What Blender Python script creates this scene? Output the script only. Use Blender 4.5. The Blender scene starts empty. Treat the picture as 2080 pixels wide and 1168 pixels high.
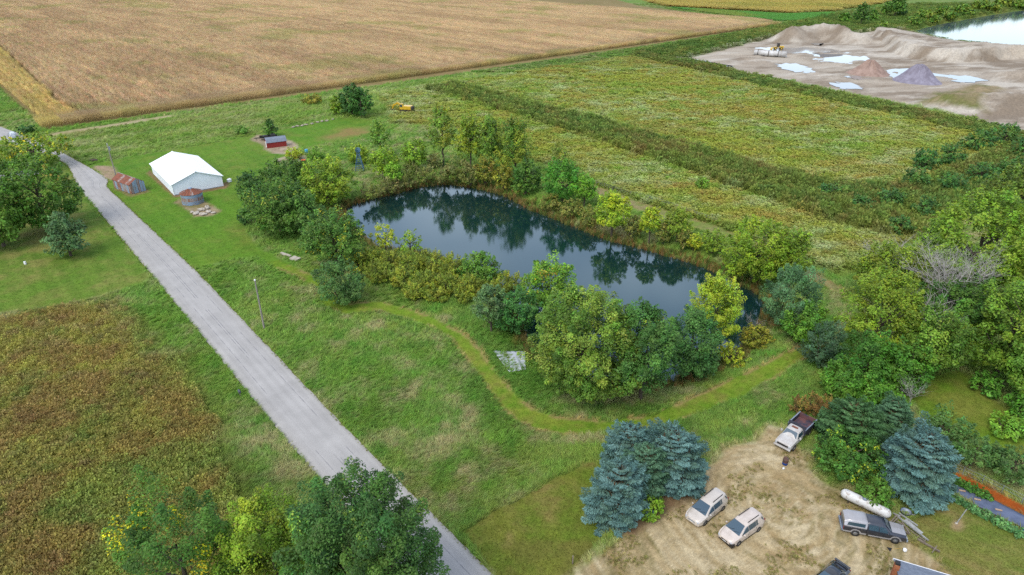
import bpy, math, random
import numpy as np
from mathutils import Vector, Matrix

S = bpy.context.scene
# ------------------------------------------------------------------ camera
F_PX, HOR_PX, CAM_H = 1350.0, -105.0, 52.0          # focal length and horizon line of the photo (2080 px wide), height in metres
PITCH = math.atan((584 - HOR_PX) / F_PX)
cam_d = bpy.data.cameras.new('camera'); cam = bpy.data.objects.new('camera', cam_d); S.collection.objects.link(cam)
cam.location = (0, 0, CAM_H); cam.rotation_euler = (math.pi / 2 - PITCH, 0, 0)
cam_d.sensor_width = 36.0; cam_d.lens = 36.0 * F_PX / 2080.0
cam_d.clip_start = 0.5; cam_d.clip_end = 12000
S.camera = cam
# ------------------------------------------------------------------ world, sun, exposure
SUN_EL, SUN_AZ = math.radians(52), math.radians(215)      # azimuth clockwise from +Y
world = bpy.data.worlds.new('World'); S.world = world; world.use_nodes = True
wn = world.node_tree; wn.nodes.clear()
w_out = wn.nodes.new('ShaderNodeOutputWorld'); w_bg = wn.nodes.new('ShaderNodeBackground')
w_sky = wn.nodes.new('ShaderNodeTexSky'); w_sky.sky_type = 'NISHITA'; w_sky.sun_disc = False
w_sky.sun_elevation = SUN_EL; w_sky.sun_rotation = SUN_AZ
w_sky.air_density = 1.0; w_sky.dust_density = 1.3; w_sky.ozone_density = 1.6; w_sky.altitude = 200
# broken thin overcast: soft grey-white cloud drifting over the blue everywhere
w_tc = wn.nodes.new('ShaderNodeTexCoord'); w_map = wn.nodes.new('ShaderNodeMapping'); w_map.inputs['Scale'].default_value = (1, 1, 2.6)
w_no = wn.nodes.new('ShaderNodeTexNoise'); w_no.inputs['Scale'].default_value = 2.3; w_no.inputs['Detail'].default_value = 6
w_no.inputs['Roughness'].default_value = 0.55
w_rmp = wn.nodes.new('ShaderNodeMapRange'); w_rmp.inputs['From Min'].default_value = 0.35; w_rmp.inputs['From Max'].default_value = 0.65
w_rmp.inputs['To Min'].default_value = 0.06; w_rmp.inputs['To Max'].default_value = 0.5
w_mix = wn.nodes.new('ShaderNodeMix'); w_mix.data_type = 'RGBA'
w_mix.inputs['B'].default_value = (8.3, 8.6, 9.0, 1)
wn.links.new(w_tc.outputs['Generated'], w_map.inputs['Vector']); wn.links.new(w_map.outputs['Vector'], w_no.inputs['Vector'])
wn.links.new(w_no.outputs['Fac'], w_rmp.inputs['Value']); wn.links.new(w_rmp.outputs['Result'], w_mix.inputs['Factor'])
wn.links.new(w_sky.outputs['Color'], w_mix.inputs['A']); wn.links.new(w_mix.outputs['Result'], w_bg.inputs['Color'])
w_bg.inputs['Strength'].default_value = 0.15
wn.links.new(w_bg.outputs['Background'], w_out.inputs['Surface'])
sun_d = bpy.data.lights.new('sun', 'SUN'); sun_d.energy = 1.4; sun_d.angle = math.radians(32); sun_d.color = (1.0, 0.935, 0.82)
sun = bpy.data.objects.new('sun', sun_d); S.collection.objects.link(sun)
sd = Vector((math.sin(SUN_AZ) * math.cos(SUN_EL), math.cos(SUN_AZ) * math.cos(SUN_EL), math.sin(SUN_EL)))
sun.rotation_euler = (-sd).to_track_quat('-Z', 'Y').to_euler()
S.view_settings.view_transform = 'Standard'; S.view_settings.look = 'None'
S.view_settings.exposure = 0.92; S.view_settings.gamma = 1.0
try: S.view_settings.use_curve_mapping = False
except Exception: pass
S.cycles.max_bounces = 6; S.cycles.diffuse_bounces = 3; S.cycles.glossy_bounces = 3; S.cycles.transmission_bounces = 4
S.cycles.use_denoising = False
S.cycles.use_adaptive_sampling = False

# ------------------------------------------------------------------ helpers
COL = S.collection
CP, SP = math.cos(PITCH), math.sin(PITCH)
def P(px, py, z=0.0):
    """world point at height z whose photo pixel is (px, py)"""
    x = (px - 1040) / F_PX; y = -(py - 584) / F_PX
    dx, dy, dz = x, CP + y * SP, -SP + y * CP
    t = (CAM_H - z) / -dz
    return Vector((dx * t, dy * t, z))
def proj(v):
    x, y, z = v[0], v[1], v[2] - CAM_H
    dep = y * CP - z * SP
    return 1040 + F_PX * x / dep, 584 - F_PX * (y * SP + z * CP) / dep
def height_at(b, ty):
    lo, hi = 0.0, 60.0
    for _ in range(40):
        m = (lo + hi) / 2
        if proj((b[0], b[1], b[2] + m))[1] > ty: lo = m
        else: hi = m
    return m
def lin(c):
    c = np.asarray(c, dtype=float) / 255.0
    return np.where(c <= 0.04045, c / 12.92, ((c + 0.055) / 1.055) ** 2.4)
ALB = 0.62                                              # sunlit display value -> base colour
def alb(c, k=ALB): return lin(c) * k
def rgba(c, k=ALB): return tuple(float(v) for v in alb(c, k)) + (1.0,)

def tag(o, label=None, cat=None, group=None, kind=None):
    if label: o['label'] = label
    if cat: o['category'] = cat
    if group: o['group'] = group
    if kind: o['kind'] = kind
    return o
def empty(name, loc, rz=0.0, label=None, cat=None, group=None):
    o = bpy.data.objects.new(name, None); COL.objects.link(o); o.location = loc; o.rotation_euler = (0, 0, rz)
    o.empty_display_size = 0.2
    return tag(o, label, cat, group)
def link(name, me, parent=None, mat=None):
    o = bpy.data.objects.new(name, me); COL.objects.link(o); o.parent = parent
    if mat is not None and len(me.materials) == 0: me.materials.append(mat)
    return o
def mesh_np(name, verts, loops, sizes, smooth=False, col=None):
    me = bpy.data.meshes.new(name)
    verts = np.asarray(verts, dtype=np.float32); loops = np.asarray(loops, dtype=np.int32); sizes = np.asarray(sizes, dtype=np.int32)
    me.vertices.add(len(verts)); me.vertices.foreach_set('co', verts.ravel())
    me.loops.add(len(loops)); me.loops.foreach_set('vertex_index', loops)
    me.polygons.add(len(sizes))
    st = np.concatenate([[0], np.cumsum(sizes)[:-1]]).astype(np.int32)
    me.polygons.foreach_set('loop_start', st)
    try: me.polygons.foreach_set('loop_total', sizes)
    except Exception: pass
    if smooth: me.polygons.foreach_set('use_smooth', np.ones(len(sizes), dtype=bool))
    if col is not None:
        a = me.attributes.new('Col', 'FLOAT_COLOR', 'POINT')
        c4 = np.ones((len(verts), 4), dtype=np.float32); c4[:, :3] = col
        a.data.foreach_set('color', c4.ravel())
    me.update(calc_edges=True); me.validate()
    return me

class MB:
    """collects simple solids into one mesh"""
    def __init__(s): s.v = []; s.f = []; s.sm = []
    def add(s, vs, fs, smooth=False):
        b = len(s.v); s.v += [tuple(v) for v in vs]
        for f in fs: s.f.append(tuple(i + b for i in f)); s.sm.append(smooth)
        return s
    def box(s, c, d, rz=0.0, M=None, taper=1.0):
        hx, hy, hz = d[0] / 2, d[1] / 2, d[2] / 2
        vs = []
        for z in (-1, 1):
            k = taper if z > 0 else 1.0
            for x, y in ((-1, -1), (1, -1), (1, 1), (-1, 1)):
                v = Vector((x * hx * k, y * hy * k, z * hz))
                if rz: v = Matrix.Rotation(rz, 3, 'Z') @ v
                if M is not None: v = M @ v
                vs.append(v + Vector(c))
        return s.add(vs, [(3, 2, 1, 0), (4, 5, 6, 7), (0, 1, 5, 4), (1, 2, 6, 5), (2, 3, 7, 6), (3, 0, 4, 7)])
    def tube(s, p, q, r0, r1=None, n=8, cap=True):
        p, q = Vector(p), Vector(q); r1 = r0 if r1 is None else r1
        d = (q - p); 
        if d.length < 1e-6: return s
        d.normalize(); a = d.orthogonal().normalized(); b = d.cross(a)
        vs = [p + (a * math.cos(2 * math.pi * i / n) + b * math.sin(2 * math.pi * i / n)) * r0 for i in range(n)]
        vs += [q + (a * math.cos(2 * math.pi * i / n) + b * math.sin(2 * math.pi * i / n)) * r1 for i in range(n)]
        fs = [(i, (i + 1) % n, n + (i + 1) % n, n + i) for i in range(n)]
        s.add(vs, fs, n > 5)
        if cap: s.add(vs, [tuple(range(n))[::-1], tuple(range(n, 2 * n))])
        return s
    def lathe(s, prof, o=(0, 0, 0), axis='Z', n=24):
        """prof: (radius, height) pairs"""
        vs = []
        for r, h in prof:
            for i in range(n):
                a = 2 * math.pi * i / n; x, y = r * math.cos(a), r * math.sin(a)
                v = {'Z': (x, y, h), 'X': (h, x, y), 'Y': (y, h, x)}[axis]
                vs.append(Vector(v) + Vector(o))
        fs = []
        for k in range(len(prof) - 1):
            for i in range(n):
                j = (i + 1) % n
                fs.append((k * n + i, k * n + j, (k + 1) * n + j, (k + 1) * n + i))
        return s.add(vs, fs, True)
    def quad(s, a, b, c, d): return s.add([a, b, c, d], [(0, 1, 2, 3)])
    def prism(s, poly, z0, z1):
        n = len(poly)
        vs = [(p[0], p[1], z0) for p in poly] + [(p[0], p[1], z1) for p in poly]
        return s.add(vs, [tuple(range(n))[::-1], tuple(range(n, 2 * n))] + [(i, (i + 1) % n, n + (i + 1) % n, n + i) for i in range(n)])
    def slab(s, a, b, c, d, t):
        """quad abcd given a thickness t along its normal (downwards)"""
        a, b, c, d = map(Vector, (a, b, c, d)); nn = (b - a).cross(d - a).normalized() * t
        vs = [a, b, c, d, a - nn, b - nn, c - nn, d - nn]
        return s.add(vs, [(0, 1, 2, 3), (7, 6, 5, 4), (4, 5, 1, 0), (5, 6, 2, 1), (6, 7, 3, 2), (7, 4, 0, 3)])
    def mesh(s, name):
        me = bpy.data.meshes.new(name); me.from_pydata([tuple(v) for v in s.v], [], s.f)
        me.polygons.foreach_set('use_smooth', s.sm); me.update(); return me
    def build(s, name, mat, parent=None, label=None, cat=None, group=None, bevel=0.0):
        o = link(name, s.mesh(name), parent, mat); tag(o, label, cat, group)
        if bevel:
            m = o.modifiers.new('bevel', 'BEVEL'); m.width = bevel; m.segments = 2; m.limit_method = 'ANGLE'; m.angle_limit = math.radians(40)
        return o
def copy_tree(o, parent=None):
    c = o.copy(); COL.objects.link(c); c.parent = parent
    for ch in o.children: copy_tree(ch, c)
    return c

# ------------------------------------------------------------------ numpy noise and polygons
def _hash(ix, iy, seed):
    h = (ix.astype(np.int64) * 374761393 + iy.astype(np.int64) * 668265263 + seed * 974634777) & 0xffffffff
    h = ((h ^ (h >> 13)) * 1274126177) & 0xffffffff
    h = (h ^ (h >> 16)) & 0xffff
    return h / 65535.0
def vnoise(x, y, seed):
    ix, iy = np.floor(x), np.floor(y); fx, fy = x - ix, y - iy
    fx = fx * fx * (3 - 2 * fx); fy = fy * fy * (3 - 2 * fy)
    a, b = _hash(ix, iy, seed), _hash(ix + 1, iy, seed); c, d = _hash(ix, iy + 1, seed), _hash(ix + 1, iy + 1, seed)
    return (a * (1 - fx) + b * fx) * (1 - fy) + (c * (1 - fx) + d * fx) * fy
def fbm(x, y, scale, seed, octv=4, rough=0.55):
    """0..1 noise; scale = size in metres of the largest patch"""
    t = np.zeros_like(x, dtype=float); amp, tot, f = 1.0, 0.0, 1.0 / scale
    for o in range(octv):
        t += amp * vnoise(x * f + 17.3 * o, y * f - 9.1 * o, seed + o * 31); tot += amp; amp *= rough; f *= 2.03
    return t / tot
def sdf(poly, x, y):
    """signed distance, negative inside"""
    poly = np.asarray([(p[0], p[1]) for p in poly], dtype=float)
    d2 = np.full(x.shape, 1e18); inside = np.zeros(x.shape, dtype=bool)
    n = len(poly)
    for i in range(n):
        ax, ay = poly[i]; bx, by = poly[(i + 1) % n]
        ex, ey = bx - ax, by - ay; wx, wy = x - ax, y - ay
        t = np.clip((wx * ex + wy * ey) / (ex * ex + ey * ey + 1e-12), 0, 1)
        d2 = np.minimum(d2, (wx - ex * t) ** 2 + (wy - ey * t) ** 2)
        c = ((ay <= y) & (by > y)) | ((by <= y) & (ay > y))
        with np.errstate(divide='ignore', invalid='ignore'):
            xi = ax + (y - ay) * ex / (ey if ey != 0 else 1e-12)
        inside ^= c & (x < xi)
    return np.where(inside, -1, 1) * np.sqrt(d2)
def line_d(pts, x, y):
    """distance to a polyline"""
    d2 = np.full(x.shape, 1e18)
    for a, b in zip(pts[:-1], pts[1:]):
        ex, ey = b[0] - a[0], b[1] - a[1]; wx, wy = x - a[0], y - a[1]
        t = np.clip((wx * ex + wy * ey) / (ex * ex + ey * ey + 1e-12), 0, 1)
        d2 = np.minimum(d2, (wx - ex * t) ** 2 + (wy - ey * t) ** 2)
    return np.sqrt(d2)
def PP(pix, z=0.0): return [P(a, b, z) for a, b in pix]

# ------------------------------------------------------------------ materials
def new_mat(name):
    m = bpy.data.materials.new(name); m.use_nodes = True; nt = m.node_tree; nt.nodes.clear()
    out = nt.nodes.new('ShaderNodeOutputMaterial'); b = nt.nodes.new('ShaderNodeBsdfPrincipled')
    nt.links.new(b.outputs['BSDF'], out.inputs['Surface'])
    return m, nt, b, out
def noise_node(nt, scale, detail=4, vec=None, rough=0.55):
    n = nt.nodes.new('ShaderNodeTexNoise'); n.inputs['Scale'].default_value = scale; n.inputs['Detail'].default_value = detail
    n.inputs['Roughness'].default_value = rough
    if vec is not None: nt.links.new(vec, n.inputs['Vector'])
    return n
def ramp_node(nt, fac, stops):
    r = nt.nodes.new('ShaderNodeValToRGB'); e = r.color_ramp.elements
    while len(e) < len(stops): e.new(0.5)
    for k, (p, c) in enumerate(stops): e[k].position = p; e[k].color = c
    nt.links.new(fac, r.inputs['Fac']); return r
def mat_plain(name, c1, c2=None, scale=3.0, rough=0.6, metal=0.0, bump=0.0, k=ALB, lo=0.35, hi=0.65, stretch=None, spec=0.4):
    """two-tone noisy surface"""
    m, nt, b, out = new_mat(name)
    b.inputs['Roughness'].default_value = rough; b.inputs['Metallic'].default_value = metal
    b.inputs['Specular IOR Level'].default_value = spec
    tc = nt.nodes.new('ShaderNodeTexCoord'); vec = tc.outputs['Object']
    if stretch:
        mp = nt.nodes.new('ShaderNodeMapping'); mp.inputs['Scale'].default_value = stretch; nt.links.new(vec, mp.inputs['Vector']); vec = mp.outputs['Vector']
    if c2 is None: c2 = tuple(max(0, v * 0.88) for v in c1)
    n = noise_node(nt, scale, 5, vec, 0.6)
    r = ramp_node(nt, n.outputs['Fac'], [(lo, rgba(c1, k)), (hi, rgba(c2, k))])
    nt.links.new(r.outputs['Color'], b.inputs['Base Color'])
    if bump:
        bp = nt.nodes.new('ShaderNodeBump'); bp.inputs['Strength'].default_value = bump; bp.inputs['Distance'].default_value = 0.05
        n2 = noise_node(nt, scale * 6, 4, vec); nt.links.new(n2.outputs['Fac'], bp.inputs['Height']); nt.links.new(bp.outputs['Normal'], b.inputs['Normal'])
    return m
def mat_paint(name, c, rough=0.25, metal=0.0, coat=0.5, dirt=(120, 110, 90), amount=0.25):
    m, nt, b, out = new_mat(name)
    tc = nt.nodes.new('ShaderNodeTexCoord'); n = noise_node(nt, 1.7, 6, tc.outputs['Object'], 0.65)
    mr = nt.nodes.new('ShaderNodeMapRange'); mr.inputs['From Min'].default_value = 0.42; mr.inputs['From Max'].default_value = 0.75
    mr.inputs['To Max'].default_value = amount; nt.links.new(n.outputs['Fac'], mr.inputs['Value'])
    mx = nt.nodes.new('ShaderNodeMix'); mx.data_type = 'RGBA'; mx.inputs['A'].default_value = rgba(c); mx.inputs['B'].default_value = rgba(dirt)
    nt.links.new(mr.outputs['Result'], mx.inputs['Factor']); nt.links.new(mx.outputs['Result'], b.inputs['Base Color'])
    b.inputs['Roughness'].default_value = rough; b.inputs['Metallic'].default_value = metal
    b.inputs['Coat Weight'].default_value = coat; b.inputs['Coat Roughness'].default_value = 0.12
    return m
def mat_glass(name, c=(30, 38, 42)):
    m, nt, b, out = new_mat(name); b.inputs['Base Color'].default_value = rgba(c); b.inputs['Roughness'].default_value = 0.06
    b.inputs['Specular IOR Level'].default_value = 0.8; b.inputs['Coat Weight'].default_value = 0.6
    tc = nt.nodes.new('ShaderNodeTexCoord'); n = noise_node(nt, 2.2, 4, tc.outputs['Object'])
    mr = nt.nodes.new('ShaderNodeMapRange'); mr.inputs['To Min'].default_value = 0.03; mr.inputs['To Max'].default_value = 0.16
    nt.links.new(n.outputs['Fac'], mr.inputs['Value']); nt.links.new(mr.outputs['Result'], b.inputs['Roughness'])
    return m
def leaf_mat(name, attr_type='GEOMETRY', attr='Col', trans=0.28, rough=0.55):
    m = bpy.data.materials.new(name); m.use_nodes = True; nt = m.node_tree; nt.nodes.clear()
    out = nt.nodes.new('ShaderNodeOutputMaterial'); at = nt.nodes.new('ShaderNodeAttribute'); at.attribute_type = attr_type; at.attribute_name = attr
    b = nt.nodes.new('ShaderNodeBsdfPrincipled'); b.inputs['Roughness'].default_value = rough; b.inputs['Specular IOR Level'].default_value = 0.25
    t = nt.nodes.new('ShaderNodeBsdfTranslucent'); mx = nt.nodes.new('ShaderNodeMixShader'); mx.inputs['Fac'].default_value = trans
    nt.links.new(at.outputs['Color'], b.inputs['Base Color']); nt.links.new(at.outputs['Color'], t.inputs['Color'])
    nt.links.new(b.outputs['BSDF'], mx.inputs[1]); nt.links.new(t.outputs['BSDF'], mx.inputs[2]); nt.links.new(mx.outputs['Shader'], out.inputs['Surface'])
    return m
M_LEAF = leaf_mat('foliage'); M_TUFT = leaf_mat('tuft_foliage', 'INSTANCER', 'tint', 0.42, 0.8)
M_BARK = mat_plain('bark', (112, 100, 84), (78, 68, 56), 5, 0.9, bump=0.4)
M_DEAD = mat_plain('dead_wood', (196, 192, 186), (162, 156, 148), 4, 0.85)
M_DARKWOOD = mat_plain('weathered_wood', (150, 138, 122), (108, 96, 82), 6, 0.85, stretch=(1, 1, 0.2))
M_TYRE = mat_plain('rubber', (38, 38, 38), (54, 52, 48), 8, 0.8)
M_RIM = mat_plain('alloy', (190, 192, 196), (160, 162, 166), 6, 0.35, 0.7)
M_GLASS = mat_glass('car_glass', (56, 82, 96)); M_BLACK = mat_plain('black_trim', (32, 32, 34), (44, 43, 42), 4, 0.5)  # glass base colour carries the blue of a reflected sky
M_LAMP = mat_plain('headlamp', (205, 210, 215), (180, 186, 192), 9, 0.15); M_RED = mat_plain('tail_lamp', (150, 30, 24), (120, 22, 20), 9, 0.25)
M_STEEL = mat_plain('galvanised', (168, 180, 196), (128, 140, 156), 3, 0.5, 0.3)
# ------------------------------------------------------------------ terrain shape
POND_Z, LAKE_Z = -1.5, -2.0
POND_PX = [(697, 424), (712, 417), (740, 409), (800, 394), (850, 380), (900, 375), (940, 378), (985, 387), (1030, 400), (1080, 427), (1120, 442), (1180, 467),
           (1230, 487), (1290, 502), (1340, 516), (1400, 533), (1450, 551), (1500, 578), (1545, 600), (1558, 625), (1548, 655), (1528, 690), (1490, 722),
           (1440, 748), (1370, 775), (1300, 785), (1210, 776), (1120, 745), (1070, 700), (1050, 650), (1040, 610), (1000, 572), (930, 538), (850, 513), (770, 506), (722, 474), (700, 440)]
LAKE_PX = [(1850, 66), (1880, 57), (1920, 48), (1960, 41), (2020, 30), (2080, 21), (2200, 8), (2420, 0), (2420, 100), (2200, 104), (2080, 99), (2010, 94), (1960, 90), (1910, 80)]
POND = PP(POND_PX, POND_Z); LAKE = PP(LAKE_PX, LAKE_Z)
RIDGE_FRONT = PP([(1776, 72), (1788, 88), (1800, 100), (1825, 112), (1850, 117), (1890, 123), (1930, 127), (2000, 126), (2060, 119), (2120, 121), (2300, 126)])
RIDGE_POLY = RIDGE_FRONT + PP([(2300, 98), (2080, 96), (1960, 88), (1910, 78), (1850, 64), (1815, 61), (1785, 62)])
MOUNDS = [(PP([(1600, 84), (1640, 78), (1690, 79), (1718, 84)]), 15, 8.5), (PP([(1760, 86), (1790, 84)]), 9, 3.0),
          (PP([(1985, 216), (2060, 214), (2200, 222)]), 17, 4.6), (PP([(1915, 214), (1950, 222)]), 12, 2.4), (PP([(2040, 158), (2150, 156)]), 14, 3.0)]
ZQ = PP([(1400, 122), (1480, 102), (1560, 82), (1620, 66), (1720, 72), (1790, 60), (1850, 66), (1960, 90), (2250, 100), (2250, 300), (2060, 262), (1900, 218), (1700, 180), (1500, 142)])
def elev(x, y):
    x = np.asarray(x, dtype=float); y = np.asarray(y, dtype=float)
    z = 0.22 * (fbm(x, y, 28, 5, 3) - 0.5) + 0.10 * (fbm(x, y, 3.0, 6, 3) - 0.5)
    near = y < 900
    d = sdf(POND, x, y) + 0.9 * (fbm(x, y, 4, 9, 3) - 0.5)
    k = np.clip(d / 5.5, 0, 1); bank = POND_Z * (1 - k * k * (3 - 2 * k)); bank = np.where(d < 0, POND_Z + np.maximum(d * 0.45, -2.0), bank)
    z = z * np.clip(d / 5, 0, 1) + bank
    dl = sdf(LAKE, x, y)
    k = np.clip(dl / 9, 0, 1); bank = LAKE_Z * (1 - k * k * (3 - 2 * k)); bank = np.where(dl < 0, LAKE_Z + np.maximum(dl * 0.3, -2), bank)
    z = z + bank
    for pts, w, h in MOUNDS:
        dd = line_d(pts, x, y) + 3.5 * (fbm(x, y, 7, 23, 4) - 0.5)
        t = np.clip(1 - dd / w, 0, 1); z = z + h * (t ** 1.25) * (0.85 + 0.3 * fbm(x, y, 6, 29, 3))
    inside = sdf(RIDGE_POLY, x, y) < 0.5
    df = line_d(RIDGE_FRONT, x, y) + 7.0 * (fbm(x, y, 6, 41, 4, .65) - 0.5)
    hz = np.minimum(np.minimum(np.maximum(df, 0) * 1.15, 4.6 + 1.6 * fbm(x, y, 20, 44, 3)), np.maximum(dl, 0) * 0.085)
    z = z + np.where(inside, np.maximum(hz, 0), 0)
    q = np.clip(-sdf(ZQ, x, y) / 12, 0, 1); z = z + q * (2.2 * np.maximum(fbm(x, y, 16, 51, 5, .6) - .56, 0) * 2 + .9 * (fbm(x, y, 5, 52, 4, .65) - .5) * np.clip(z, 0, 2.2))
    return z
def ground_pt(px, py):
    v = P(px, py)
    for _ in range(4):
        z = float(elev(np.array([v.x]), np.array([v.y]))[0]); v = P(px, py, z)
    return v

# ------------------------------------------------------------------ ground cover zones
class Zone:
    def __init__(s, name, px, pal, bias=None, scale=3.0, sharp=7.0, edge=0.8, blend=0.5, aniso=None, stripe=None, z=0.0):
        s.name = name; s.poly = PP(px, z) if px else None; s.pal = np.array([alb(c) for c in pal]); s.bias = np.array(bias if bias else [1.0] * len(pal))
        s.scale, s.sharp, s.edge, s.blend, s.aniso, s.stripe = scale, sharp, edge, blend, aniso, stripe
    def colour(s, x, y):
        if s.aniso and s.aniso[0] == 'polar':
            c = P(s.aniso[1], s.aniso[2]); dx, dy = x - c.x + 3 * (fbm(x, y, 14, 881, 2) - .5), y - c.y + 3 * (fbm(x, y, 14, 882, 2) - .5)
            u, v = np.hypot(dx, dy) / .42, np.arctan2(dy, dx) * 9 / 2.2
        elif s.aniso:
            a, kx, ky = s.aniso; ca, sa = math.cos(a), math.sin(a); u, v = (x * ca + y * sa) / kx, (-x * sa + y * ca) / ky
        else: u, v = x, y
        ws = []
        for i in range(len(s.pal)):
            n = 0.65 * fbm(u, v, s.scale, 100 + 17 * i, 5, 0.62) + 0.35 * fbm(x, y, s.scale * 7, 300 + 11 * i, 3)
            ws.append(s.bias[i] * np.exp(s.sharp * 2.2 * (n - 0.5)))
        w = np.stack(ws, 1); w /= w.sum(1, keepdims=True)
        c = w @ s.pal
        if s.stripe:
            a, per, amp = s.stripe; u = x * math.cos(a) + y * math.sin(a)
            c = c * (1 + amp * np.tanh(2.5 * np.sin(2 * math.pi * u / per + 1.5 * fbm(x, y, 20, 77, 2))))[:, None]
        return c
ROAD_A = math.atan2(-0.77, 0.64)
MEADOW = [(112, 148, 58), (95, 140, 52), (162, 156, 112), (128, 150, 66), (96, 132, 54)]
LAWN = [(98, 142, 40), (84, 130, 36), (120, 146, 52), (136, 140, 68)]
FALLOW = [(150, 158, 62), (160, 146, 70), (168, 178, 124), (124, 154, 56), (142, 142, 66)]
WEEDS = [(104, 122, 54), (122, 112, 62), (90, 118, 56), (118, 134, 58)]
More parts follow.
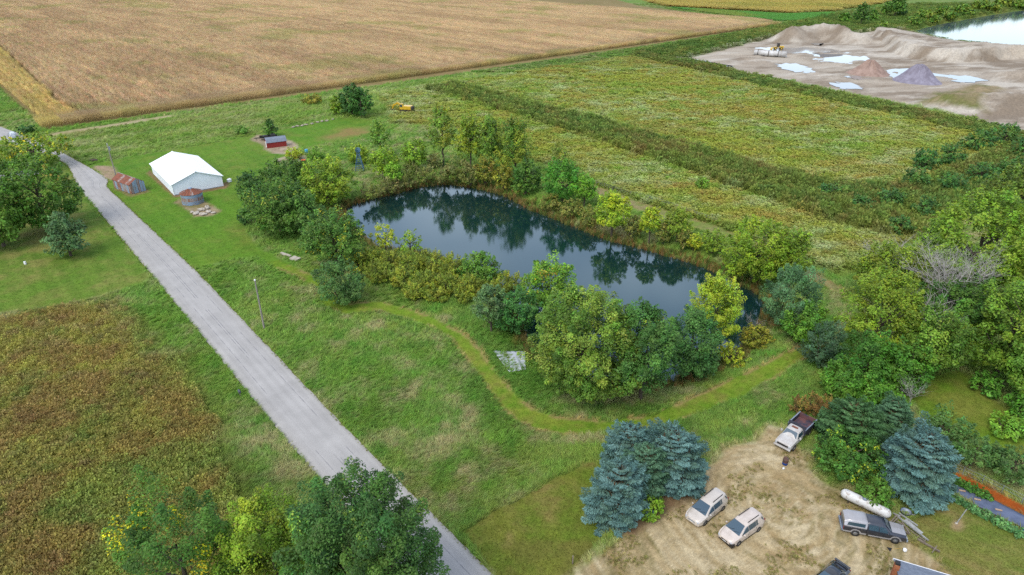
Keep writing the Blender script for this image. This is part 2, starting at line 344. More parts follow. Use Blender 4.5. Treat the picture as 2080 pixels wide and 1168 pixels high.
ZONES = [
 Zone('rough', None, MEADOW, [1.1, 1, .75, .9, .8], 2.6),
 Zone('rough_north', [(120, 330), (90, 275), (440, 222), (760, 180), (1000, 145), (880, 175), (800, 195), (780, 245), (690, 240), (575, 262), (400, 295), (250, 318)],
      [(112, 146, 56), (98, 136, 50), (152, 158, 104), (140, 140, 84), (126, 150, 62)], None, 4.5, 6, 2, 1.5, aniso=(0.75, 2.2, 1)),
 Zone('corn_soil', [(95, 262), (440, 215), (760, 174), (1000, 140), (1300, 95), (1592, 50), (1450, 30), (1300, 12), (1180, -20), (700, -60), (-500, -60), (-700, 0), (-250, 60), (0, 178)],
      [(156, 136, 94), (140, 120, 80), (130, 122, 70)], None, 5, 5, 1.0, .8),
 Zone('far_corn', [(1350, 13), (1600, 27), (1690, 22), (1800, 4), (1950, -12), (1500, -40), (1200, -30)], [(172, 158, 86), (150, 150, 76), (176, 150, 92)], None, 14, 6, 2, 2),
 Zone('green_crop', [(1360, 15), (1600, 29), (1700, 26), (1660, 40), (1580, 42), (1470, 30)], [(92, 146, 62), (80, 132, 58)], None, 6, 5, 1, 1),
 Zone('fallow', [(770, 192), (880, 172), (1090, 142), (1290, 112), (1480, 150), (1660, 190), (1860, 232), (2080, 275), (2200, 300), (2200, 420), (1950, 420), (1880, 480), (1760, 520), (1700, 560), (1620, 525), (1450, 458), (1300, 408), (1190, 368), (1080, 320), (980, 262), (900, 255), (800, 250)],
      FALLOW, [1.2, .75, .8, 1.0, .6], 3.4, 7.5, 2.5, 2, aniso=(0.3, 1.6, 1)),
 Zone('weed_band', [(860, 182), (930, 172), (1060, 208), (1300, 270), (1480, 325), (1650, 370), (1780, 384), (1840, 388), (1900, 362), (1980, 325), (2080, 284), (2220, 262), (2220, 450), (2080, 420), (1950, 440), (1880, 480), (1790, 482), (1700, 458), (1560, 408), (1400, 350), (1200, 284), (1050, 236), (930, 202)],
      WEEDS, [1, .9, .8, .8], 3, 7, 2.0, 1),
 Zone('weed_strip', [(1275, 112), (1300, 107), (1480, 142), (1660, 182), (1860, 224), (2080, 266), (2250, 296), (2250, 318), (2060, 292), (1850, 243), (1650, 199), (1470, 158)],
      WEEDS, [1.2, .7, 1, .8], 3, 7, 1.2, 1),
 Zone('quarry_verge', [(1290, 105), (1480, 72), (1600, 48), (1700, 28), (1850, 8), (2080, -5), (2200, -5), (2200, 8), (2080, 20), (1950, 42), (1850, 64), (1760, 74), (1650, 60), (1560, 80), (1380, 120)],
      [(104, 130, 56), (88, 118, 50), (140, 140, 70), (76, 104, 46)], None, 5, 6, 2.5, 2),
 Zone('quarry', [(1378, 122), (1480, 98), (1560, 78), (1620, 62), (1720, 72), (1790, 60), (1850, 66), (1960, 90), (2250, 100), (2250, 300), (2060, 268), (1900, 222), (1700, 184), (1500, 146)],
      [(192, 180, 162), (174, 160, 142), (146, 131, 113), (206, 197, 182)], None, 7, 12, 3, 2, aniso=(0.2, 2.5, 1)),
 Zone('mound_weeds', [(1860, 212), (1900, 190), (1990, 172), (2040, 180), (1990, 205), (2000, 232), (1940, 226)], [(140, 128, 92), (112, 118, 62), (170, 150, 120)], None, 4, 8, 4, 2),
 Zone('barn_lawn', [(217, 380), (235, 398), (291, 452), (350, 507), (402, 548), (412, 541), (470, 527), (520, 521), (566, 545), (640, 575), (662, 570), (575, 528), (522, 498), (500, 466), (492, 432), (500, 385), (535, 345), (560, 330), (600, 306), (648, 292), (700, 286), (762, 268), (772, 244), (700, 240), (578, 262), (512, 276), (400, 296), (250, 320), (178, 336), (205, 358)],
      LAWN, [1.2, 1, .8, .35], 3.5, 5, .6, .35, stripe=(ROAD_A + math.pi / 2, 3.4, .035)),
 Zone('dry_lawn', [(690, 262), (760, 255), (755, 270), (700, 282), (650, 285)], [(140, 136, 76), (150, 128, 78), (116, 140, 60)], None, 3, 6, 3, 2),
 Zone('left_lawn', [(166, 398), (205, 437), (240, 478), (303, 556), (290, 575), (200, 603), (110, 622), (0, 640), (-120, 660), (-400, 520), (-300, 330), (0, 320), (140, 340)],
      [(104, 138, 46), (90, 128, 40), (142, 140, 76), (118, 134, 56)], [1.1, 1, .7, .7], 3.4, 6, .8, .5, stripe=(ROAD_A + math.pi / 2, 2.6, .05)),
 Zone('brown_field', [(-200, 690), (0, 645), (110, 625), (200, 618), (250, 640), (300, 668), (345, 720), (400, 775), (440, 840), (470, 900), (500, 960), (515, 1010), (560, 1090), (640, 1300), (-300, 1300)],
      [(134, 130, 66), (120, 106, 68), (146, 144, 70), (106, 120, 58), (144, 132, 84)], [1.1, .8, .9, .8, .7], 2.2, 9, 4.5, 2.5),
 Zone('path', [(566, 528), (640, 560), (668, 585), (700, 618), (770, 612), (830, 628), (880, 645), (941, 677), (978, 712), (1015, 766), (1052, 808), (1095, 838), (1157, 850), (1234, 857), (1327, 843), (1404, 808), (1480, 774), (1560, 735), (1618, 705), (1700, 660), (1712, 680), (1640, 726), (1572, 768), (1500, 806), (1461, 820), (1401, 848), (1321, 870), (1253, 879), (1180, 886), (1120, 883), (1080, 870), (1050, 858), (1015, 827), (982, 777), (941, 722), (914, 687), (880, 665), (820, 645), (770, 632), (700, 640), (655, 620), (650, 588), (600, 560), (540, 535)],
      [(120, 152, 44), (106, 144, 38), (140, 155, 56), (140, 138, 66)], [1.1, 1, .8, .6], 1.6, 7, .35, .22),
 Zone('bank_track', [(1190, 370), (1290, 408), (1450, 458), (1560, 503), (1640, 545), (1720, 590), (1710, 602), (1630, 560), (1550, 515), (1440, 470), (1280, 420), (1190, 382)],
      [(122, 150, 60), (140, 140, 84), (156, 140, 104)], None, 3, 6, .7, .5),
 Zone('side_lawn', [(932, 1082), (1000, 1042), (1100, 987), (1205, 936), (1240, 960), (1240, 1085), (1205, 1128), (1150, 1185), (1140, 1300), (1060, 1300), (1000, 1160)],
      [(128, 134, 52), (150, 136, 78), (110, 132, 44), (118, 118, 54)], [1.1, .7, 1, .7], 2.0, 6, .5, .3),
 Zone('dirt_yard', [(1140, 1190), (1205, 1128), (1262, 1088), (1330, 1050), (1395, 1000), (1430, 950), (1470, 918), (1530, 890), (1562, 862), (1590, 868), (1640, 935), (1660, 965), (1710, 995), (1760, 1030), (1830, 1075), (1862, 1106), (1920, 1150), (1960, 1200), (2100, 1400), (1000, 1400)],
      [(194, 172, 130), (172, 148, 106), (212, 195, 158), (148, 130, 88), (122, 114, 66)], [1.3, 1.1, 1.1, .5, .32], 1.3, 7.5, .9, .6, aniso=('polar', 1590, 1030)),
 Zone('spruce_mulch', [(1225, 1080), (1215, 1000), (1290, 960), (1390, 950), (1430, 970), (1400, 1012), (1345, 1050), (1290, 1085)], [(128, 100, 74), (108, 84, 62), (146, 124, 92)], None, 1.5, 5, .8, .5),
 Zone('right_lawn', [(1850, 800), (1880, 765), (1950, 752), (2000, 800), (2080, 850), (2300, 960), (2300, 1120), (2080, 940), (2010, 905), (1930, 880), (1870, 850)],
      [(110, 144, 40), (96, 134, 38), (136, 142, 62)], None, 2.5, 6, .6, .4, stripe=(-0.6, 2.2, .04)),
 Zone('garden_lawn', [(1838, 1072), (1880, 1040), (1900, 1000), (1960, 1025), (2080, 1080), (2400, 1250), (2300, 1400), (2050, 1400), (1925, 1152), (1866, 1108)],
      [(126, 138, 60), (158, 142, 90), (108, 130, 50), (140, 132, 74)], [1, .75, 1, .6], 1.8, 7, .5, .4, aniso=(-0.55, 3, 1)),
 Zone('fabric_bed', [(1890, 964), (1906, 962), (1960, 986), (2009, 1009), (2080, 1046), (2200, 1108), (2200, 1146), (2080, 1080), (1969, 1026), (1938, 1006), (1900, 982)], [(112, 98, 72), (98, 96, 56)], None, 1, 4, .15, .15),
 Zone('bare_patch', [(1930, 1068), (1938, 1056), (1952, 1058), (1958, 1070), (1948, 1078), (1936, 1076)], [(182, 158, 118), (168, 142, 104)], None, 1, 4, .3, .3),
 Zone('bark_mulch', [(1905, 952), (1920, 950), (1960, 968), (2000, 986), (2080, 1028), (2300, 1140), (2300, 1165), (2080, 1046), (2010, 1012), (1960, 986), (1915, 964)], [(178, 92, 36), (158, 76, 30), (192, 110, 48)], None, .8, 5, .15, .12),
 Zone('shed_gravel', [(508, 283), (522, 274), (560, 276), (600, 290), (606, 298), (582, 312), (556, 312), (540, 304), (530, 292)], [(196, 178, 156), (176, 152, 130), (150, 140, 110)], None, 1.6, 6, .8, .5),
 Zone('rock_bed', [(556, 326), (575, 318), (604, 311), (624, 318), (618, 328), (596, 334), (565, 332)], [(198, 186, 158), (178, 164, 132), (140, 140, 88)], None, 1.2, 7, .6, .4),
 Zone('barn_edge', [(298, 352), (354, 402), (459, 382), (468, 374), (462, 368), (452, 374), (356, 392), (305, 346)], [(150, 120, 90), (128, 112, 72)], None, 1.4, 5, .4, .3),
 Zone('shed_edge', [(234, 372), (232, 384), (266, 400), (304, 390), (302, 384), (262, 378)], [(156, 136, 100), (118, 120, 60)], None, 1.4, 5, .4, .3),
 Zone('bin_pad', [(352, 412), (366, 400), (372, 408), (415, 408), (432, 416), (448, 430), (432, 438), (396, 440), (384, 430), (372, 420)], [(178, 160, 130), (158, 138, 106), (128, 124, 70)], None, 1.4, 6, .5, .4),
 Zone('corn_track', [(78, 280), (110, 270), (200, 256), (345, 234), (360, 236), (200, 262), (100, 278)], [(196, 178, 148), (176, 158, 122), (150, 146, 92)], None, 3, 5, 1.0, .6),
 Zone('shed_drive', [(190, 335), (230, 340), (245, 350), (235, 362), (222, 366), (205, 356)], [(176, 150, 128), (150, 140, 96)], None, 2, 6, 1, .6),
]
ZID = {z.name: i for i, z in enumerate(ZONES)}
def zone_at(x, y, colour=True):
    """dominant zone index and blended ground colour"""
    zi = np.zeros(x.shape, dtype=int); col = ZONES[0].colour(x, y) if colour else None
    for i, z in enumerate(ZONES[1:], 1):
        xs = [p[0] for p in z.poly]; ys = [p[1] for p in z.poly]; m = 4 + z.edge
        box = np.nonzero((x > min(xs) - m) & (x < max(xs) + m) & (y > min(ys) - m) & (y < max(ys) + m))[0]
        if len(box) == 0: continue
        bx, by = x[box], y[box]
        d = sdf(z.poly, bx, by) + z.edge * 2 * (fbm(bx, by, 2.0 + z.edge, 500 + i, 4, .6) - 0.5)
        k = np.clip(0.5 - d / (2 * z.blend), 0, 1)
        sel = box[k > 0]; ks = k[k > 0]
        if len(sel) == 0: continue
        if colour: col[sel] = col[sel] * (1 - ks[:, None]) + z.colour(x[sel], y[sel]) * ks[:, None]
        if colour and z.name in ('path', 'bank_track'):
            e = np.exp(-((d + .1) / .28) ** 2) * np.clip((fbm(bx, by, 2.2, 640, 4) - .46) * 9, 0, .85); col[box] = col[box] * (1 - e[:, None]) + alb((172, 148, 100)) * e[:, None]
        zi[sel[ks > 0.5]] = i
    return zi, col

ROAD_L = [(980, 1375), (900, 1272), (820, 1175), (760, 1103), (640, 961), (546, 850), (430, 706), (310, 560), (240, 476), (203, 432), (170, 394), (150, 360), (136, 335), (100, 316), (45, 299), (0, 286), (-60, 264), (-160, 226), (-260, 192)]
ROAD_R = [(1210, 1385), (1105, 1275), (1003, 1168), (900, 1066), (799, 966), (683, 849), (540, 699), (406, 559), (350, 505), (291, 450), (250, 411), (217, 379), (219, 366), (192, 346), (145, 320), (108, 300), (58, 279), (8, 260), (-60, 236), (-200, 184)]
ROAD_POLY = PP(ROAD_R) + PP(ROAD_L[::-1])
def smooth_line(pts, n=6):
    pts = [Vector(p) for p in pts]; out = []
    for i in range(len(pts) - 1):
        p0, p1, p2, p3 = pts[max(i - 1, 0)], pts[i], pts[i + 1], pts[min(i + 2, len(pts) - 1)]
        for k in range(n):
            t = k / n
            out.append(0.5 * ((2 * p1) + (p2 - p0) * t + (2 * p0 - 5 * p1 + 4 * p2 - p3) * t * t + (3 * p1 - p0 - 3 * p2 + p3) * t ** 3))
    return out + [pts[-1]]
def resample(pts, n):
    pts = np.array([(p[0], p[1]) for p in pts]); s = np.concatenate([[0], np.cumsum(np.hypot(*np.diff(pts, axis=0).T))])
    t = np.linspace(0, s[-1], n); return np.stack([np.interp(t, s, pts[:, 0]), np.interp(t, s, pts[:, 1])], 1)

PUDDLE_LIST = [
    ([(1520, 101), (1540, 97), (1575, 98), (1600, 98), (1640, 97), (1690, 101), (1730, 109), (1763, 117), (1758, 128), (1720, 131), (1690, 127), (1640, 122), (1635, 117), (1655, 113), (1640, 110), (1600, 112), (1545, 105)], 'largest pale puddle in the gravel pit, beside the long white pipe'),
    ([(1578, 131), (1612, 129), (1640, 137), (1657, 147), (1625, 148), (1590, 141)], 'oval puddle in the pit between the long pipe and the weed strip'),
    ([(1400, 121), (1420, 122), (1455, 130), (1490, 135), (1470, 136), (1430, 130)], 'narrow puddle at the corner of the pit nearest the cornfield'),
    ([(1684, 169), (1720, 168), (1750, 178), (1735, 183), (1700, 178)], 'small puddle against the weed strip below the pink gravel pile'),
    ([(1712, 151), (1738, 147), (1775, 161), (1745, 163), (1720, 158)], 'puddle at the foot of the pink gravel pile'),
    ([(1806, 143), (1850, 140), (1900, 150), (1960, 155), (2010, 160), (1980, 168), (1930, 166), (1880, 168), (1812, 158)], 'wide pale puddle around the purple gravel pile'),
    ([(1648, 90), (1660, 88), (1670, 89), (1664, 93)], 'tiny puddle in front of the tall sand mound')]
PUDDLES = [p for p, _ in PUDDLE_LIST]
# ------------------------------------------------------------------ ground sheet
def build_ground():
    ys = [30.0]
    while ys[-1] < 950: ys.append(ys[-1] + max(0.26, ys[-1] * 0.0056))
    ys = [-3000, -800, -200, -40, 0, 15, 23] + ys + [1050, 1250, 1600, 2200, 3200, 5000, 8000]
    ys = np.array(ys); nx = 460
    u = np.concatenate([[-1], np.linspace(-1, 1, nx), [1]])
    X = np.zeros((len(ys), nx + 2)); Y = np.repeat(ys[:, None], nx + 2, 1)
    w = 0.80 * np.maximum(ys, 20) + 22
    X[:] = u[None, :] * w[:, None]
    X[:, 0] = -9000; X[:, -1] = 9000
    x, y = X.ravel(), Y.ravel()
    z = elev(x, y); z[(np.abs(x) > 3000)] = 0
    zi, col = zone_at(x, y)
    # keep the soil a little low under the road and damp dark at the waterline
    dr = sdf(ROAD_POLY, x, y); z = np.where(dr < 0.2, np.minimum(z, -0.02) - 0.05, z)
    dp = sdf(POND, x, y); k = np.clip((dp + 0.6 * (fbm(x, y, 3, 61, 3) - .5)) / 2.2, 0, 1)[:, None]
    mud = alb((92, 78, 54)); col = np.where((dp < 3.0)[:, None], mud * (1 - k) + col * k, col)
    for pl in PUDDLES:                                                     # damp sand round the puddles
        dq = sdf(PP(pl), x, y) + 3.5 * (fbm(x, y, 5, 63, 3) - .5); k = np.clip(1 - dq / 5.0, 0, 1)[:, None] * .38; col = col * (1 - k) + alb((132, 116, 98)) * k
    rows, cols = X.shape
    idx = np.arange(rows * cols).reshape(rows, cols)
    q = np.stack([idx[:-1, :-1], idx[:-1, 1:], idx[1:, 1:], idx[1:, :-1]], -1).reshape(-1, 4)
    fz = zi[q]; fz = np.where((fz[:, 0] == fz[:, 2]) | (fz[:, 0] == fz[:, 1]), fz[:, 0], fz[:, 3])
    m, nt, b, out = new_mat('ground_cover')
    at = nt.nodes.new('ShaderNodeAttribute'); at.attribute_name = 'Col'
    geo = nt.nodes.new('ShaderNodeNewGeometry')
    n1 = noise_node(nt, 1.1, 8, geo.outputs['Position'], 0.72); n2 = noise_node(nt, 7.0, 5, geo.outputs['Position'], 0.7)
    ad = nt.nodes.new('ShaderNodeMath'); ad.operation = 'MULTIPLY'; nt.links.new(n1.outputs['Fac'], ad.inputs[0]); nt.links.new(n2.outputs['Fac'], ad.inputs[1])
    mr = nt.nodes.new('ShaderNodeMapRange'); mr.inputs['From Min'].default_value = 0.12; mr.inputs['From Max'].default_value = 0.40
    mr.inputs['To Min'].default_value = 0.62; mr.inputs['To Max'].default_value = 1.36; nt.links.new(ad.outputs['Value'], mr.inputs['Value'])
    mx = nt.nodes.new('ShaderNodeVectorMath'); mx.operation = 'SCALE'; nt.links.new(at.outputs['Color'], mx.inputs[0]); nt.links.new(mr.outputs['Result'], mx.inputs['Scale'])
    nt.links.new(mx.outputs['Vector'], b.inputs['Base Color'])
    bp = nt.nodes.new('ShaderNodeBump'); bp.inputs['Strength'].default_value = 0.55; bp.inputs['Distance'].default_value = 0.12
    nt.links.new(n2.outputs['Fac'], bp.inputs['Height']); nt.links.new(bp.outputs['Normal'], b.inputs['Normal'])
    b.inputs['Roughness'].default_value = 0.95; b.inputs['Specular IOR Level'].default_value = 0.1
    groups = {'ground': None, 'lawn': ['barn_lawn', 'left_lawn', 'side_lawn', 'right_lawn', 'garden_lawn', 'dry_lawn'], 'mown_path': ['path'], 'dirt_yard': ['dirt_yard'],
              'quarry_floor': ['quarry', 'mound_weeds'], 'mulch_bed': ['bark_mulch']}
    owner = np.zeros(len(q), dtype=int)
    for gi, (nm, zs) in enumerate(groups.items()):
        if zs: owner[np.isin(fz, [ZID[s] for s in zs])] = gi
    V = np.stack([x, y, z], 1)
    lab = {'ground': 'rough grass, weeds and field soil around the pond', 'lawn': 'short mown green lawn beside the road and buildings', 'mown_path': 'bright green mown grass path curving round the pond',
           'dirt_yard': 'bare tan dirt yard with tyre tracks under the parked vehicles', 'quarry_floor': 'pale sand floor and mounds of the gravel pit', 'mulch_bed': 'strip of orange bark mulch beside the garden fabric'}
    for gi, nm in enumerate(groups):
        qq = q[owner == gi]
        if len(qq) == 0: continue
        used, inv = np.unique(qq, return_inverse=True)
        me = mesh_np(nm, V[used], inv.ravel(), np.full(len(qq), 4), True, col[used])
        o = link(nm, me, None, m); tag(o, lab[nm], nm.replace('_', ' '), None, 'structure')
build_ground()

# ------------------------------------------------------------------ road
def build_road():
    n = 420
    L = resample(smooth_line(PP(ROAD_L)), n); R = resample(smooth_line(PP(ROAD_R)), n)
    # match stations by walking both edges together
    k = 13; verts = np.zeros((n, k, 3)); U = np.zeros((n, k))
    s = np.cumsum(np.concatenate([[0], np.hypot(*np.diff((L + R) / 2, axis=0).T)]))
    for j in range(k):
        t = j / (k - 1); wob = 0.0
        verts[:, j, :2] = L * (1 - t) + R * t; verts[:, j, 2] = 0.055 + 0.05 * (1 - (2 * t - 1) ** 2)
    ed = 0.22
    wL = (fbm(s, s * 0, 1.3, 811, 4) - .5) * 2 * ed; wR = (fbm(s, s * 0 + 9, 1.3, 823, 4) - .5) * 2 * ed
    d = (R - L) / np.linalg.norm(R - L, axis=1)[:, None]
    verts[:, 0, :2] += d * wL[:, None]; verts[:, -1, :2] += d * wR[:, None]; verts[:, 0, 2] = verts[:, -1, 2] = 0.02
    idx = np.arange(n * k).reshape(n, k)
    q = np.stack([idx[:-1, :-1], idx[:-1, 1:], idx[1:, 1:], idx[1:, :-1]], -1).reshape(-1, 4)
    me = mesh_np('road', verts.reshape(-1, 3), q.ravel(), np.full(len(q), 4), True)
    a = me.attributes.new('lane', 'FLOAT_VECTOR', 'POINT')
    uv = np.zeros((n, k, 3), dtype=np.float32); uv[:, :, 0] = np.linspace(-1, 1, k)[None, :]; uv[:, :, 1] = s[:, None]
    a.data.foreach_set('vector', uv.ravel())
    m, nt, b, out = new_mat('chip_seal')
    at = nt.nodes.new('ShaderNodeAttribute'); at.attribute_name = 'lane'
    mp = nt.nodes.new('ShaderNodeMapping'); mp.inputs['Scale'].default_value = (3.0, 0.012, 1); nt.links.new(at.outputs['Vector'], mp.inputs['Vector'])
    nl = noise_node(nt, 2.2, 4, mp.outputs['Vector'], 0.6)                 # long streaks from tyres and seams
    geo = nt.nodes.new('ShaderNodeNewGeometry'); nf = noise_node(nt, 9.0, 6, geo.outputs['Position'], 0.75); nb = noise_node(nt, 0.25, 4, geo.outputs['Position'], 0.6)
    r1 = ramp_node(nt, nl.outputs['Fac'], [(0.3, rgba((179, 176, 172))), (0.5, rgba((184, 181, 177))), (0.66, rgba((188, 185, 181)))])
    def mul(fac, lo, hi, inp):
        mr = nt.nodes.new('ShaderNodeMapRange'); mr.inputs['From Min'].default_value = 0.3; mr.inputs['From Max'].default_value = 0.7
        mr.inputs['To Min'].default_value = lo; mr.inputs['To Max'].default_value = hi; nt.links.new(fac, mr.inputs['Value'])
        v = nt.nodes.new('ShaderNodeVectorMath'); v.operation = 'SCALE'; nt.links.new(inp, v.inputs[0]); nt.links.new(mr.outputs['Result'], v.inputs['Scale']); return v.outputs['Vector']
    c = mul(nf.outputs['Fac'], 0.84, 1.14, r1.outputs['Color']); c = mul(nb.outputs['Fac'], 0.88, 1.08, c)
    sx = nt.nodes.new('ShaderNodeSeparateXYZ'); nt.links.new(at.outputs['Vector'], sx.inputs[0]); ab = nt.nodes.new('ShaderNodeMath'); ab.operation = 'ABSOLUTE'; nt.links.new(sx.outputs['X'], ab.inputs[0])
    wr = ramp_node(nt, ab.outputs['Value'], [(0.0, (1.03,) * 3 + (1,)), (.2, (.96,) * 3 + (1,)), (.42, (1.03,) * 3 + (1,)), (.66, (.95, .945, .94, 1)), (.85, (1.02, 1.015, 1.0, 1)), (1.0, (.86, .85, .80, 1))])
    vm = nt.nodes.new('ShaderNodeVectorMath'); vm.operation = 'MULTIPLY'; nt.links.new(c, vm.inputs[0]); nt.links.new(wr.outputs['Color'], vm.inputs[1])
    nt.links.new(vm.outputs['Vector'], b.inputs['Base Color']); b.inputs['Roughness'].default_value = 0.9; b.inputs['Specular IOR Level'].default_value = 0.2
    o = link('road', me, None, m); tag(o, 'pale grey chip-sealed country road running along the pond', 'road', None, 'structure')
    # thin dark tar seams sealed along the middle and one lane
    tar = mat_plain('tar', (142, 140, 140), (160, 158, 157), 3, 0.8)
    for t, w in ((0.47, 0.045), (0.52, 0.06), (0.27, 0.04), (0.74, 0.04)):
        mb = MB(); pts = L * (1 - t) + R * t
        for i in range(4, 300):
            if fbm(np.array([s[i]]), np.array([t * 50]), 14, 902, 2)[0] < 0.42: continue
            p, q2 = pts[i], pts[i + 1]; dd = d[i] * (w + .03 * math.sin(i * 1.7)); zz = 0.055 + 0.05 * (1 - (2 * t - 1) ** 2) + 0.006
            mb.quad((p[0] - dd[0], p[1] - dd[1], zz), (p[0] + dd[0], p[1] + dd[1], zz), (q2[0] + dd[0], q2[1] + dd[1], zz), (q2[0] - dd[0], q2[1] - dd[1], zz))
        mb.build('sealed_crack', tar, o)
    # farm drive off the left of the road
    mb = MB(); pl = smooth_line(PP([(60, 345), (20, 353), (-60, 366), (-200, 392)])); pr = smooth_line(PP([(80, 353), (30, 364), (-55, 378), (-200, 406)]))
    for i in range(len(pl) - 1): mb.quad(pl[i] + Vector((0, 0, .09)), pr[i] + Vector((0, 0, .09)), pr[i + 1] + Vector((0, 0, .09)), pl[i + 1] + Vector((0, 0, .09)))
    tag(mb.build('driveway', mat_plain('drive', (176, 172, 176), (158, 154, 158), 1, .9)), 'grey driveway behind the big roadside trees', 'driveway', None, 'structure')
build_road()

# ------------------------------------------------------------------ water
def water_mat(name, body, rough, bump, scale, spec=0.5, ior=1.33, tint=(1, 1, 1, 1)):
    m, nt, b, out = new_mat(name)
    b.inputs['Base Color'].default_value = tuple(body) + (1,); b.inputs['Roughness'].default_value = rough; b.inputs['IOR'].default_value = ior
    b.inputs['Specular IOR Level'].default_value = spec
    b.inputs['Specular Tint'].default_value = tint
    geo = nt.nodes.new('ShaderNodeNewGeometry'); mp = nt.nodes.new('ShaderNodeMapping'); mp.inputs['Rotation'].default_value = (0, 0, 0.5); mp.inputs['Scale'].default_value = (1, 2.2, 1)
    nt.links.new(geo.outputs['Position'], mp.inputs['Vector'])
    n = noise_node(nt, scale, 3, mp.outputs['Vector'], 0.5); n0 = noise_node(nt, 0.06, 3, geo.outputs['Position'])
    mr = nt.nodes.new('ShaderNodeMapRange'); mr.inputs['From Min'].default_value = 0.35; mr.inputs['From Max'].default_value = 0.65; mr.inputs['To Min'].default_value = bump * 0.25; mr.inputs['To Max'].default_value = bump
    nt.links.new(n0.outputs['Fac'], mr.inputs['Value'])
    bp = nt.nodes.new('ShaderNodeBump'); bp.inputs['Distance'].default_value = 0.05; nt.links.new(mr.outputs['Result'], bp.inputs['Strength'])
    nt.links.new(n.outputs['Fac'], bp.inputs['Height']); nt.links.new(bp.outputs['Normal'], b.inputs['Normal'])
    return m
def sheet(name, poly, z, mat, label, cat, kind='structure'):
    me = bpy.data.meshes.new(name); me.from_pydata([(p[0], p[1], z) for p in poly], [], [tuple(range(len(poly)))]); me.update()
    if me.polygons[0].normal.z < 0: me.flip_normals()
    return tag(link(name, me, None, mat), label, cat, None, kind)
def grow(poly, d):
    c = sum((Vector((p[0], p[1], 0)) for p in poly), Vector()) / len(poly); out = []
    n = len(poly)
    for i in range(n):
        a, p, b = Vector(poly[i - 1][:2]), Vector(poly[i][:2]), Vector(poly[(i + 1) % n][:2])
        t = (b - a).normalized(); nn = Vector((t.y, -t.x))
        if nn.dot(p - Vector(c[:2])) < 0: nn = -nn
        out.append((p.x + nn.x * d, p.y + nn.y * d))
    return out
sheet('pond_water', grow(smooth_line(POND + [POND[0]], 3)[:-1], 2.0), POND_Z, water_mat('pond_water', (0.004, 0.019, 0.018), 0.035, 0.10, 2.0, 0.95, 1.62, (.60, .86, 1.0, 1)), 'dark blue-green pond reflecting trees and sky', 'pond')
sheet('lake_water', grow(LAKE, 4.0), LAKE_Z, water_mat('lake_water', (0.05, 0.075, 0.085), 0.08, 0.10, 0.8, 0.5, 1.33, (.72, .82, .92, 1)), 'pale lake behind the gravel pit', 'lake')
M_PUD = water_mat('puddle_water', (0.20, 0.20, 0.195), 0.06, 0.02, 1.0)
for k, (px, lb) in enumerate(PUDDLE_LIST):
    poly = smooth_line(PP(px) + [PP(px)[0]], 5)[:-1]
    rr = random.Random(k); poly = [(p.x + rr.uniform(-1.3, 1.3), p.y + rr.uniform(-2.2, 2.2)) for p in poly]
    sheet('puddle', poly, 0.17, M_PUD, lb, 'puddle')
sheet('mud_bar', [(p.x, p.y) for p in smooth_line(PP([(1650, 109), (1676, 107), (1700, 107), (1712, 113), (1690, 116), (1668, 117), (1664, 112), (1650, 109)]), 3)[:-1]], 0.21, mat_plain('wet_mud', (128, 122, 116), (108, 102, 96), 1, .8), 'dark mud bar in the largest puddle', 'mud bar')

# ------------------------------------------------------------------ scatter with geometry nodes (only for cover nobody could count)
RNG = np.random.default_rng(7)
def blades(seed, n, spread, h0, h1, lean, width, flow=0.0):
    r = np.random.default_rng(seed); V = []; Fs = []
    for i in range(n):
        a = r.uniform(0, 2 * math.pi); d = spread * math.sqrt(r.uniform(0, 1)); x, y = d * math.cos(a), d * math.sin(a)
        h = r.uniform(h0, h1); la = r.uniform(0, 2 * math.pi); lx, ly = lean * h * math.cos(la) * r.uniform(.3, 1) + flow * h, lean * h * math.sin(la) * r.uniform(.3, 1)
        w = width * r.uniform(.6, 1.3); wa = r.uniform(0, math.pi); wx, wy = w * math.cos(wa), w * math.sin(wa); b = len(V)
        hz = h * math.sqrt(max(0.15, 1 - min(.85, flow ** 2)))
        V += [(x - wx, y - wy, -.03), (x + wx, y + wy, -.03), (x + lx * .45 + wx * .8, y + ly * .45 + wy * .8, hz * .62), (x + lx * .45 - wx * .8, y + ly * .45 - wy * .8, hz * .62), (x + lx, y + ly, hz)]
        Fs += [(b, b + 1, b + 2, b + 3), (b + 3, b + 2, b + 4)]
    return V, Fs
def weed(seed, n, spread, leaf, top=0.0):
    """bushy leafy weed of unit height"""
    r = np.random.default_rng(seed); V = []; Fs = []
    for i in range(n):
        z = r.uniform(.1, 1.0); rad = spread * (1 - .55 * z) * math.sqrt(r.uniform(.05, 1)); a = r.uniform(0, 2 * math.pi)
        p = np.array([rad * math.cos(a), rad * math.sin(a), z]); ax = np.array([math.cos(a), math.sin(a), r.uniform(-.2, 1.1 + top)]); ax /= np.linalg.norm(ax)
        s = np.cross(ax, r.normal(size=3)); s /= np.linalg.norm(s); l = leaf * r.uniform(.6, 1.3); w = l * .32; b = len(V)
        V += [tuple(p), tuple(p + ax * l * .5 + s * w), tuple(p + ax * l), tuple(p + ax * l * .5 - s * w)]; Fs.append((b, b + 1, b + 2, b + 3))
    return V, Fs
